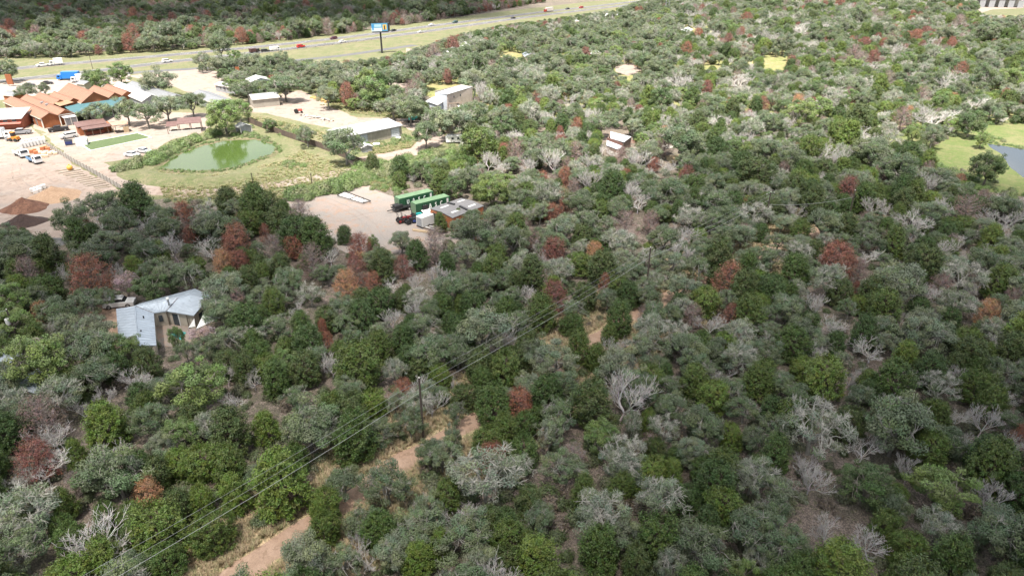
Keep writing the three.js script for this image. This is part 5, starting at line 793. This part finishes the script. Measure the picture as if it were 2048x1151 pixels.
function vehicle(type, color, label, at, turn, group) {
  const key = type + color.join(), P = PROFILE[type];
  if (!carCache.has(key)) {
    const g = new THREE.Group(), m = paint(...color), ext = (poly, w, bev) => { const s = new THREE.Shape(poly.map((p) => new THREE.Vector2(...p))), e = new THREE.ExtrudeGeometry(s, { depth: w - bev * 2, bevelEnabled: true, bevelSize: bev, bevelThickness: bev, bevelSegments: 2 }); e.translate(0, 0, -w / 2 + bev); return e; };
    part('body', ext(P.body, P.w, 0.08), m, g); part('windows', ext(P.glass, P.w - 0.22, 0.04), M.glass, g); part('roof', ext(P.roof, P.w - 0.3, 0.04), m, g);
    for (const x of [P.ax, -P.ax]) for (const z of [P.w / 2 - 0.1, -P.w / 2 + 0.1]) { const w = part('wheel', cyl(P.r, P.r, 0.24, 16, 0, -0.12, 0).rotateX(Math.PI / 2).translate(x, P.r, z), M.rubber, g); part('rim', cyl(P.r * 0.55, P.r * 0.55, 0.27, 12, 0, -0.135, 0).rotateX(Math.PI / 2).translate(x, P.r, z), M.steel, w); }
    const fx = P.body[2][0]; for (const z of [0.62, -0.62]) { part('headlight', box(0.1, 0.16, 0.3, fx + 0.04, 0.68, z), M.white, g); part('tail_light', box(0.08, 0.18, 0.24, P.body[0][0] - 0.06, 0.75, z), paint(0.25, 0.01, 0.01), g); }
    if (P.bed) part('bed', box(1.9, 0.05, P.w - 0.35, -1.85, 1.25, 0), M.black, g);
    carCache.set(key, g);
  }
  const c = carCache.get(key).clone(); c.name = numbered(type === 'sedan' ? 'sedan_car' : type === 'suv' ? 'sport_utility_car' : 'pickup_truck'); c.position.copy(at); c.rotation.y = turn; scene.add(c); return tag(c, label, type === 'pickup' ? 'truck' : 'car', group);
}
function truck(label, at, turn, cab, bodyC, { L = 6.5, h = 2.6, dump = false, w = 2.3, group } = {}) {
  const t = thing('box_truck', label, 'truck', at, turn, group), mc = paint(...cab), mb = paint(...bodyC);
  part('cab', prism([[L / 2 - 2, 0.6], [L / 2, 0.6], [L / 2, 1.5], [L / 2 - 0.35, 2.35], [L / 2 - 2, 2.35]], -w / 2 + 0.05, w / 2 - 0.05), mc, t); part('windscreen', prism([[L / 2 - 0.04, 1.55], [L / 2 + 0.03, 1.55], [L / 2 - 0.3, 2.25], [L / 2 - 0.37, 2.25]], -w / 2 + 0.2, w / 2 - 0.2), M.glass, t); for (const z of [w / 2 - 0.03, -w / 2 + 0.03]) part('side_window', box(0.9, 0.6, 0.06, L / 2 - 0.95, 1.55, z), M.glass, t);
  part('chassis', box(L, 0.3, 1.2, -0.1, 0.5, 0), M.black, t);
  if (dump) part('dump_body', [box(L - 2.4, 0.15, w, -1.1, 0.85, 0), box(L - 2.4, 0.8, 0.1, -1.1, 0.9, w / 2), box(L - 2.4, 0.8, 0.1, -1.1, 0.9, -w / 2), box(0.1, 1.1, w, L / 2 - 2.3, 0.9, 0)], mb, t); else part('cargo_body', box(L - 2.2, h, w, -1.1, 0.8, 0), mb, t);
  for (const x of [L / 2 - 1.1, -L / 2 + 1.3]) for (const z of [w / 2 - 0.15, -w / 2 + 0.15]) { const k = part('wheel', cyl(0.45, 0.45, 0.28, 14, 0, -0.14, 0).rotateX(Math.PI / 2).translate(x, 0.45, z), M.rubber, t); part('rim', cyl(0.24, 0.24, 0.3, 10, 0, -0.15, 0).rotateX(Math.PI / 2).translate(x, 0.45, z), M.steel, k); }
  return t;
}
const heading = (ax, ay, bx, by) => { const a = W(ax, ay), b = W(bx, by); return Math.atan2(-(b.z - a.z), b.x - a.x); };
vehicle('pickup', [0.025, 0.025, 0.028], 'black pickup truck parked by the store porch', W(117, 262), heading(137, 259, 98, 264)); vehicle('suv', [0.5, 0.5, 0.5], 'silver sport utility car parked in front of the store', W(137, 275.5), heading(154, 271, 118, 277)); vehicle('sedan', [0.55, 0.56, 0.58], 'silver sedan by the lawn, nearer to the pond', W(265, 312.5), heading(255, 311, 277, 313)); vehicle('sedan', [0.45, 0.46, 0.48], 'silver-grey sedan by the lawn, beyond the other silver sedan', W(288, 305), heading(277, 304, 300, 306)); vehicle('suv', [0.62, 0.62, 0.62], 'white sport utility car parked behind the bent house', W(240, 612), heading(222, 611, 262, 607));
truck('white stake truck parked in the dirt yard beside the blue tipper', W(43, 312), heading(30, 304, 56, 316), [0.7, 0.7, 0.7], [0.6, 0.6, 0.6], { L: 6.4, dump: true }); truck('small tipper truck with white cab and blue bed in the dirt yard', W(70, 325), heading(56, 318, 84, 328), [0.7, 0.71, 0.72], [0.1, 0.25, 0.45], { L: 5.6, dump: true, w: 2 }); truck('white lorry cut by the left edge before the brick office', W(2, 277), heading(-20, 278, 12, 277), [0.7, 0.7, 0.7], [0.5, 0.52, 0.54], { L: 7 });
vehicle('pickup', [0.25, 0.26, 0.28], 'grey pickup truck before the brick office', W(42, 268), heading(56, 268, 28, 270)); truck('bright blue refuse truck standing beside the highway', W(138, 159.5), heading(158, 159, 120, 160), [0.02, 0.16, 0.5], [0.02, 0.17, 0.5], { L: 9.4, h: 2.9, w: 2.5 }); truck('white box truck behind the blue refuse truck', W(157, 164), heading(170, 163, 146, 165), [0.6, 0.6, 0.6], [0.66, 0.66, 0.66], { L: 6 });
vehicle('sedan', [0.03, 0.03, 0.035], 'dark sedan parked behind the store near the oak', W(94, 168), heading(86, 168, 102, 167)); vehicle('sedan', [0.05, 0.05, 0.06], 'dark grey sedan behind the store hedge', W(58, 172), heading(50, 172, 66, 171));
const along = (P, px) => { let best = 0, bd = 1e9; P.forEach((p, i) => { const d = Math.abs(toPx(p.x, 0, p.z)[0] - px); if (d < bd) { bd = d; best = i; } }); const p = P[best], q = P[Math.min(P.length - 1, best + 1)], r = P[Math.max(0, best - 1)]; return [p, Math.atan2(-(q.z - r.z), q.x - r.x)]; };
const hw = 'traffic on the highway', drive = (P, px, lane, dir) => { const [p, a] = along(P, px), n = V(Math.sin(a), 0, Math.cos(a)); return [p.clone().add(n.multiplyScalar(lane)), a + (dir < 0 ? Math.PI : 0)]; };
[[farP, 74, 1, 'pickup', [0.66, 0.66, 0.66], 'white pickup truck on the far carriageway, leftmost vehicle of the highway'], [nearP, 325, 0, 'suv', [0.7, 0.7, 0.7], 'white car on the near carriageway above the store oaks'], [farP, 437, 1, 'sedan', [0.5, 0.5, 0.52], 'pale car on the far carriageway behind the oak row'], [nearP, 534, 1, 'suv', [0.03, 0.03, 0.035], 'black car followed by a white truck on the near carriageway'], [nearP, 609, 0, 'suv', [0.5, 0.03, 0.03], 'bright red car on the near carriageway'], [farP, 664, 1, 'suv', [0.1, 0.03, 0.05], 'dark maroon car on the far carriageway'], [nearP, 690, 0, 'sedan', [0.7, 0.7, 0.7], 'white car between the red car and the billboard'], [farP, 789, 0, 'sedan', [0.02, 0.02, 0.025], 'black car just beyond the billboard'], [nearP, 838, 1, 'sedan', [0.6, 0.6, 0.6], 'white car on the near carriageway past the billboard'], [farP, 872, -1, 'sedan', [0.68, 0.68, 0.68], 'white car on the far carriageway past the billboard'], [farP, 908, 0, 'suv', [0.05, 0.1, 0.1], 'dark green car at the edge of the oaks'], [nearP, 1034, -1, 'sedan', [0.03, 0.03, 0.03], 'small black car far along the highway'], [farP, 1137, 0, 'sedan', [0.03, 0.03, 0.035], 'black car behind the red and white truck'], [farP, 1157, 1, 'suv', [0.4, 0.04, 0.04], 'distant red car, furthest vehicle on the highway']].forEach(([P, px, lane, type, c, label]) => { const [p, a] = drive(P, px, lane * 2, P === farP ? -1 : 1); vehicle(type, c, label, p, a, hw); });
{ let [p, a] = drive(farP, 101, 2, -1); truck('white box trailer truck behind the leftmost pickup', p, a, [0.66, 0.66, 0.66], [0.68, 0.68, 0.67], { L: 6, group: hw }); [p, a] = drive(nearP, 549, 2, 1); truck('white truck behind the black car on the near carriageway', p, a, [0.68, 0.68, 0.68], [0.66, 0.66, 0.66], { L: 5.6, h: 1.6, group: hw }); [p, a] = drive(nearP, 514, 1, 1); truck('dark truck ahead of the black car on the near carriageway', p, a, [0.05, 0.04, 0.04], [0.08, 0.04, 0.04], { L: 5.6, h: 1.8, group: hw }); [p, a] = drive(farP, 1096, 2, -1); truck('red and white lorry far along the highway', p, a, [0.5, 0.06, 0.03], [0.66, 0.6, 0.58], { L: 11, h: 2.8, group: hw }); }
{ // camper, boats and machines in the middle yard
  const c = thing('camper_trailer', 'white camper trailer at the end of the looping drive', 'camper', W(909, 285), 0.12); const s = new THREE.Shape([[-2.6, 0.45], [2.4, 0.45], [2.65, 1.2], [2.3, 2.4], [-2.2, 2.5], [-2.7, 1.9]].map((p) => new THREE.Vector2(...p))), g = new THREE.ExtrudeGeometry(s, { depth: 1.9, bevelEnabled: true, bevelSize: 0.1, bevelThickness: 0.1 }); g.translate(0, 0, -0.95); part('body', g, M.white, c); for (const x of [-0.6, 1.2]) part('window', box(0.7, 0.6, 0.06, x, 1.3, 1.07), M.window, c); for (const z of [0.95, -0.95]) part('wheel', cyl(0.34, 0.34, 0.2, 12, 0, -0.1, 0).rotateX(Math.PI / 2).translate(-0.2, 0.34, z), M.rubber, c); part('drawbar', box(1.2, 0.1, 0.2, 3.1, 0.45, 0), M.black, c);
  const gas = thing('gas_tank', 'small white gas tank in the weeds before the warehouse', 'tank', W(753, 293), 0.2); const tk = new THREE.CapsuleGeometry(0.45, 1.4, 6, 14); tk.rotateZ(Math.PI / 2); tk.translate(0, 0.75, 0); part('tank', tk, M.white, gas); for (const x of [-0.5, 0.5]) part('leg', box(0.15, 0.45, 0.7, x, 0, 0), M.steel, gas); part('valve_cover', cyl(0.15, 0.15, 0.2, 8, 0, 1.15, 0), M.white, gas);
  const tl = thing('equipment_trailer', 'dark trailer carrying turquoise machinery behind the warehouse', 'trailer', W(820, 244), 0.25); part('deck', box(6.5, 0.2, 2, 0, 0.7, 0), M.black, tl); part('machine', [box(2, 0.9, 1.4, 0.6, 0.9, 0), box(1.2, 0.5, 1, 2.2, 1.3, 0, 0, 0.4)], std({ color: lin(0.03, 0.3, 0.27), roughness: 0.5 }), tl); part('boom', box(3, 0.2, 0.2, 2.6, 1.8, 0, 0, 0.35), std({ color: lin(0.03, 0.3, 0.27) }), tl); for (const x of [-0.6, 0.6]) for (const z of [1, -1]) part('wheel', cyl(0.4, 0.4, 0.25, 12, 0, -0.125, 0).rotateX(Math.PI / 2).translate(x, 0.4, z), M.rubber, tl);
  const tr = thing('old_tractor', 'faded red tractor on the dirt beside the scrap line', 'tractor', W(596, 226), 0.4), red = std({ color: lin(0.4, 0.09, 0.07) }); part('hood', box(1.5, 0.7, 0.8, 0.8, 0.8, 0), red, tr); part('seat', box(0.6, 0.6, 0.6, -0.4, 1, 0), M.black, tr); for (const z of [0.7, -0.7]) { part('rear_wheel', cyl(0.75, 0.75, 0.4, 16, 0, -0.2, 0).rotateX(Math.PI / 2).translate(-0.6, 0.75, z), M.rubber, tr); part('front_wheel', cyl(0.4, 0.4, 0.25, 12, 0, -0.125, 0).rotateX(Math.PI / 2).translate(1.3, 0.4, z), M.rubber, tr); }
  // loader in the left yard
  const ld = thing('wheel_loader', 'orange wheel loader in front of the brick office', 'loader', W(29, 282), 2.9), org = std({ color: lin(0.55, 0.2, 0.03), roughness: 0.5 }); part('body', box(2.2, 0.9, 1.2, -0.6, 0.7, 0), org, ld); part('cab', box(1, 1.2, 1.1, 0, 1.6, 0), M.glass, ld); part('cab_roof', box(1.2, 0.12, 1.3, 0, 2.8, 0), org, ld); part('arm', [box(1.8, 0.2, 0.2, 1.4, 0.9, 0.4, 0, -0.3), box(1.8, 0.2, 0.2, 1.4, 0.9, -0.4, 0, -0.3)], org, ld); part('bucket', box(0.7, 0.7, 1.9, 2.4, 0.2, 0), M.steel, ld); for (const x of [0.7, -1.1]) for (const z of [0.75, -0.75]) part('wheel', cyl(0.55, 0.55, 0.4, 14, 0, -0.2, 0).rotateX(Math.PI / 2).translate(x, 0.55, z), M.rubber, ld);
}
// ------------------------------------------------------------------ yard goods: pallets, piles, bins
{
  const pallet = (px, py, h, m, label, group, turn = 0.55) => { const t = thing('loaded_pallet', label, 'pallet', W(px, py), turn, group); part('pallet_base', [box(1.2, 0.06, 1.1, 0, 0.09, 0), box(1.2, 0.09, 0.12, 0, 0, 0.4), box(1.2, 0.09, 0.12, 0, 0, -0.4), box(1.2, 0.09, 0.12, 0, 0, 0)], M.woodLight, t); const rows = Math.round(h / 0.3); for (let i = 0; i < rows; i++) part('layer', box(1.12 - hash2(i, px | 0) * 0.08, 0.27, 1.04, (hash2(px | 0, i) - 0.5) * 0.06, 0.16 + i * 0.29, 0), m, t); return t; };
  const mWhite = std({ color: lin(0.5, 0.5, 0.49) }), mBrick = std({ color: lin(0.42, 0.15, 0.07) }), mTan = std({ color: lin(0.55, 0.45, 0.33) }), ord = ['first', 'second', 'third', 'fourth', 'fifth', 'sixth', 'seventh', 'eighth', 'ninth', 'tenth'];
  for (let i = 0; i < 8; i++) pallet(42 + i * 6.6, 296.5 - i * 1.35, 1.4, mWhite, `tall white wrapped pallet, ${ord[i]} from the left in its front row`, 'white pallets in the yard'); for (let i = 0; i < 7; i++) pallet(46 + i * 6.8, 290.5 - i * 1.3, 1.4, mWhite, `tall white wrapped pallet, ${ord[i]} from the left in its back row`, 'white pallets in the yard');
  [[63, 306], [69, 304], [72, 308], [84, 300], [91, 298], [96, 300.5]].forEach(([x, y], i) => pallet(x, y, 0.9, mBrick, `pallet of orange bricks, ${ord[i]} from the left`, 'brick pallets in the yard')); [[80, 307], [87, 309], [93, 306], [99, 309], [105, 306], [110, 308.5], [84, 314], [92, 314]].forEach(([x, y], i) => pallet(x, y, 0.6, mTan, `low pallet of tan stone, ${ord[i]} in the group before the wall`, 'stone pallets in the yard'));
  [[66, 384], [73, 381.5], [80, 379], [87, 376.5], [72, 387], [79, 384.5]].forEach(([x, y], i) => pallet(x, y, 1, std({ color: lin(0.6, 0.58, 0.56) }), `grey-white stone pallet, ${ord[i]} of those beside the tan sand pile`, 'stone pallets by the sand pile'));
  const heap = (name, label, px, py, rx, rz, h, tones, seed) => { const g = new THREE.CircleGeometry(1, 64, 0, 6.2832); const N = 26, M2 = 64, pos = [], uv = [], idx = []; for (let i = 0; i <= N; i++) for (let j = 0; j < M2; j++) { const a = j / M2 * 6.2832, t = i / N, k = 0.8 + 0.45 * fbm(Math.cos(a) * 1.3 + seed, Math.sin(a) * 1.3, 3), x = Math.cos(a) * rx * t * k, z = Math.sin(a) * rz * t * k; pos.push(x, h * Math.pow(1 - t, 1.15) * (0.9 + 0.2 * fbm(x * 0.9 + seed, z * 0.9, 3)) + (i < N ? (vnoise(x * 3, z * 3 + seed) - 0.5) * 0.14 * (1 - t) : -0.03), z); uv.push(x / 8, z / 8); if (i) { const q = (i - 1) * M2, b = i * M2, n = (j + 1) % M2; idx.push(q + j, q + n, b + j, q + n, b + n, b + j); } } const G = new THREE.BufferGeometry(); G.setAttribute('position', new THREE.Float32BufferAttribute(pos, 3)); G.setAttribute('uv', new THREE.Float32BufferAttribute(uv, 2)); G.setIndex(idx); G.computeVertexNormals(); if (G.attributes.normal.getY(70) < 0) { G.setIndex(idx.map((_, i) => idx[i - i % 3 + [0, 2, 1][i % 3]])); G.computeVertexNormals(); } const c = W(px, py), m = solo(name, G, groundMat(groundTile(tones, seed, { size: 256, speck: 0.2 }), { bumpScale: 0.08 }), label, 'pile'); m.position.set(c.x, 0.012, c.z); m.rotation.y = 0.3; return m; };
  heap('sand_pile', 'broad cone of tan sand beside the stone pallets', 108, 391, 6.6, 6, 2.5, [[0.57, 0.475, 0.39], [0.54, 0.445, 0.365], [0.6, 0.51, 0.425]], 3); heap('mulch_pile', 'reddish-brown mulch pile with spread skirt in the dirt yard', 50, 416, 5, 4.6, 2.7, [[0.36, 0.25, 0.2], [0.44, 0.32, 0.26], [0.3, 0.2, 0.16]], 7); heap('mulch_pile', 'very dark brown mulch pile, nearest the trees', 46, 446, 4.4, 3.8, 2.2, [[0.22, 0.17, 0.16], [0.26, 0.2, 0.18], [0.18, 0.14, 0.13]], 12); heap('gravel_pile', 'grey gravel pile half hidden by oaks', 93, 488, 3.6, 3.2, 1.6, [[0.42, 0.42, 0.42], [0.36, 0.36, 0.37], [0.5, 0.5, 0.49]], 18);
  for (let i = 0; i < 12; i++) { const p = thing('timber_log', `grey timber laid on the yard edge, ${['first', 'second', 'third', 'fourth', 'fifth', 'sixth', 'seventh', 'eighth', 'ninth', 'tenth', 'eleventh', 'twelfth'][i]} from the trucks`, 'timber', W(128 + i * 7 + hash2(i, 6) * 5, 340 + i * 3.2), 0.5 + hash2(i, 7) * 0.25, 'timbers along the yard wall'); part('timber', box(3.2 + hash2(i, 2) * 2.6, 0.22, 0.3), std({ color: lin(0.22 + hash2(i, 3) * 0.1, 0.19 + hash2(i, 3) * 0.08, 0.15 + hash2(i, 3) * 0.06) }), p); part('bearer', box(0.2, 0.12, 0.9, 1.2, -0.02, 0), M.wood, p); }
  const ball = thing('round_tank', 'round yellow-orange tank on the yard edge', 'tank', W(140, 340)), bg = new THREE.SphereGeometry(0.75, 20, 14); bg.translate(0, 0.75, 0); part('tank', bg, std({ color: lin(0.6, 0.32, 0.06), roughness: 0.5 }), ball); part('neck', cyl(0.2, 0.2, 0.3, 10, 0, 1.4, 0), std({ color: lin(0.6, 0.32, 0.06) }), ball);
  const bin = thing('dumpster', 'dark grey dumpster with blue front on the forecourt', 'dumpster', W(138, 289.5), 0.5); part('bin', prism([[-1, 0.15], [0.9, 0.15], [1.1, 1.5], [-1, 1.7]], -0.9, 0.9), std({ color: lin(0.12, 0.13, 0.14) }), bin); part('front_panel', box(1.9, 0.9, 0.05, 0, 0.4, 0.93), std({ color: lin(0.02, 0.03, 0.12) }), bin); part('lid', slab([V(-1.05, 1.75, 0.95), V(1.15, 1.55, 0.95), V(1.15, 1.55, -0.95), V(-1.05, 1.75, -0.95)], 0.06), M.black, bin);
  const ten = thing('market_tent', 'white square canopy tent beside the lawn', 'tent', W(165, 290), 0.4); part('canopy', slab([V(-1.6, 1.9, 1.4), V(1.6, 1.9, 1.4), V(1.6, 2.2, -1.4), V(-1.6, 2.2, -1.4)], 0.06), M.white, ten); part('side_cloth', [box(3.1, 1.8, 0.04, 0, 0.05, 1.35), box(0.04, 1.8, 2.6, 1.55, 0.05, 0)], std({ color: lin(0.55, 0.56, 0.57) }), ten); for (const x of [-1.5, 1.5]) for (const z of [-1.3, 1.3]) part('pole', cyl(0.04, 0.04, 1.9, 6, x, 0, z), M.steel, ten);
  // raised lawn with a pale kerb
  const lawn = [[160, 289], [181, 302.5], [303, 276.5], [275, 267.5]]; struct('lawn', slab(lawn.map((p) => { const q = W(p[0], p[1]); return V(q.x, 0.3, q.z); }), 0.28), M.lawn); const lw = lawn.map((p) => W(p[0], p[1])); const kerb = thing('lawn_kerb', 'pale concrete kerb around the raised lawn', 'kerb'); for (let i = 0; i < 4; i++) part('kerb', wallGeo(lw[i], lw[(i + 1) % 4], 0.005, 0.36 + i * 0.003, 0.3), M.offwhite, kerb);
  // scrap along the dirt of the equipment yard
  const rng = RNG(515); for (let i = 0; i < 16; i++) { const t = i / 15, p = W(606 + t * 54 + (rng() - 0.5) * 6, 231 + t * 12 + (rng() - 0.5) * 4), s = thing('scrap_piece', `weathered grey scrap piece, ${['first', 'second', 'third', 'fourth', 'fifth', 'sixth', 'seventh', 'eighth', 'ninth', 'tenth', 'eleventh', 'twelfth', 'thirteenth', 'fourteenth', 'fifteenth', 'last'][i]} along the line from the red tractor`, 'scrap', p, rng() * 6, 'scrap line in the yard'); part('beam', box(1.4 + rng() * 1.4, 0.25, 0.3, 0, 0.2, 0, 0, (rng() - 0.5) * 0.25), i % 3 ? M.concrete : M.wood, s); part('block', box(0.7, 0.4, 0.6, rng() * 0.6, 0, 0.4), M.concrete, s); }
  for (let i = 0; i < 5; i++) { const s = thing('plank_stack', `yellow plank stack, ${ord[i]} from the trees at the back of the yard`, 'lumber', W(625 + i * 7, 196 + i * 2.2), 0.3 + i * 0.2, 'plank stacks at the yard edge'); for (let j = 0; j < 4; j++) part('plank', box(2.4, 0.16, 0.7, hash2(i, j) * 0.3, j * 0.17, 0), std({ color: lin(0.5, 0.34, 0.14) }), s); }
}
// ------------------------------------------------------------------ fences, poles and wires
{
  const fence = (label, pxs, h, m, sect, name = 'board_fence') => { const p = pathPts(pxs, sect), t = thing(name, label, 'fence', V(p[0].x, 0, p[0].z)); const o = t.position; for (let i = 0; i + 1 < p.length; i++) { const a = V(p[i].x - o.x, 0, p[i].z - o.z), b = V(p[i + 1].x - o.x, 0, p[i + 1].z - o.z); part('panel', wallGeo(a.clone().lerp(b, 0.03), b.clone().lerp(a, 0.03), 0.06, h - 0.02 + (hash2(i, 4) - 0.5) * 0.06, 0.06), m[i % m.length], t); part('post', box(0.14, h + 0.1, 0.14, a.x, 0, a.z), M.wood, t); } return t; };
  const w1 = wallMat(0.11, 0.08, 0.065), w2 = wallMat(0.13, 0.095, 0.075), w3 = wallMat(0.095, 0.07, 0.06); fence('dark weathered board fence running from the pond shed past the oaks', [[497, 245], [530, 258], [580, 276], [640, 296], [700, 320], [742, 337]], 1.9, [w1, w2, w3, w1], 2.4);
  const g1 = wallMat(0.36, 0.34, 0.31), g2 = wallMat(0.4, 0.38, 0.34); fence('low grey panel wall between the drive and the dirt yard', [[93, 292], [120, 309], [150, 327], [195, 352], [243, 380]], 1.5, [g1, g2, g1], 2.4, 'panel_wall');
  const post = (px, py, h, label) => { const t = thing('fence_post', label, 'post', W(px, py)); part('post', cyl(0.12, 0.1, h, 8), M.pole, t); part('cap', box(0.5, 0.08, 0.1, 0, h - 0.4, 0), M.pole, t); }; post(508, 380, 4.6, 'dark post beside the drive below the pond'); post(625, 377, 4.2, 'dark post in the weeds above the gravel yard'); post(185, 138, 9, 'dark utility post between the highway and the store'); post(440, 92, 9, 'dark post at the edge of the wood beyond the highway');
  const pole = (base, h, label, arm, tr) => { const t = thing('utility_pole', label, 'pole', base), q = rod(V(0, -0.1, 0), V(0, h, 0), 0.17, 0.12, 10); part('pole', q, M.pole, t); part('pole_cap', cyl(0.1, 0.06, 0.12, 8, 0, h, 0), M.offwhite, t); if (arm) { part('crossarm', box(2.4, 0.12, 0.12, 0, h - 0.5, 0, arm), M.pole, t); for (const s of [-1, 0, 1]) part('insulator', cyl(0.06, 0.05, 0.22, 8, s * 1.1 * Math.cos(arm), h - 0.38, -s * 1.1 * Math.sin(arm)), M.white, t); } if (tr) { const k = part('transformer', cyl(0.32, 0.32, 1, 14, -0.45, h - 2.6, 0.1), M.white, t); part('bushing', cyl(0.05, 0.05, 0.3, 6, -0.45, h - 1.6, 0.1), M.steel, k); } return t; };
  const P1 = W(847, 877), P2 = W(1292, 588), P3 = W(1528, 462), P0 = P1.clone().add(W(292, 1138, 7.1).setY(0).sub(W(848, 795, 7.3).setY(0)).normalize().multiplyScalar(46)), P4 = W(1695, 448), P5 = W(1720, 395), P6 = W(40, 692), P7 = W(-140, 700);
  pole(P1, 9.4, 'dark utility pole standing beside the dirt road'); pole(P2, 9.2, 'dark utility pole among trees, middle of the wire line'); pole(P3, 9, 'utility pole with white insulators where the wires turn', 0.5); pole(P4, 8, 'utility pole at the far end of the sagging wire'); pole(P6, 6.6, 'utility pole with white transformer at the left edge', 0, true);
  const wire = (a, ha, b, hb, sag, r, label) => { const m = V((a.x + b.x) / 2, (ha + hb) / 2 - sag * 2, (a.z + b.z) / 2), c = new THREE.QuadraticBezierCurve3(V(a.x, ha, a.z), m, V(b.x, hb, b.z)); solo('power_wire', new THREE.TubeGeometry(c, 24, r, 5), M.wire, label, 'wire', 'overhead wires'); };
  [[P0, P1, 'lower corner to the roadside pole'], [P1, P2, 'roadside pole to the pole among trees'], [P2, P3, 'pole among trees to the pole with insulators']].forEach(([a, b, s]) => { wire(a, 9.35, b, 9.1, 0.35, 0.01, `top wire from the ${s}`); wire(a, 8.3, b, 8.2, 0.4, 0.01, `middle wire from the ${s}`); wire(a, 7.3, b, 7.3, 0.5, 0.018, `thick lowest wire from the ${s}`); }); wire(P3, 6.2, P4, 6.4, 0.7, 0.022, 'pale wire running from the insulator pole into the wood'); wire(P6, 6.4, P7, 6.4, 0.3, 0.02, 'thin wire leaving the transformer pole past the edge');
  { // lattice mast in the far wood
    const t = thing('lattice_mast', 'thin steel lattice mast rising from the far oak wood', 'mast', W(1333, 34)), h = 34, bars = [], legs = []; for (let s = 0; s < 4; s++) { const a = s * Math.PI / 2 + 0.78; legs.push(rod(V(Math.cos(a) * 2.4, 0, Math.sin(a) * 2.4), V(Math.cos(a) * 0.8, h, Math.sin(a) * 0.8), 0.12, 0.08, 4)); for (let y = 0; y < h - 1; y += 2.4) { const k = (q) => lerp(2.4, 0.8, q / h), b = a + Math.PI / 2; bars.push(rod(V(Math.cos(a) * k(y), y, Math.sin(a) * k(y)), V(Math.cos(b) * k(y + 2.4), y + 2.4, Math.sin(b) * k(y + 2.4)), 0.07, 0.07, 3)); } } legs.forEach((l) => part('leg', l, M.steel, t)); part('bracing', bars, M.steel, t, 'stuff'); }
}

scene.traverse((o) => { if (o.isMesh) { o.castShadow = true; o.receiveShadow = true; } });
renderer.render(scene, camera);
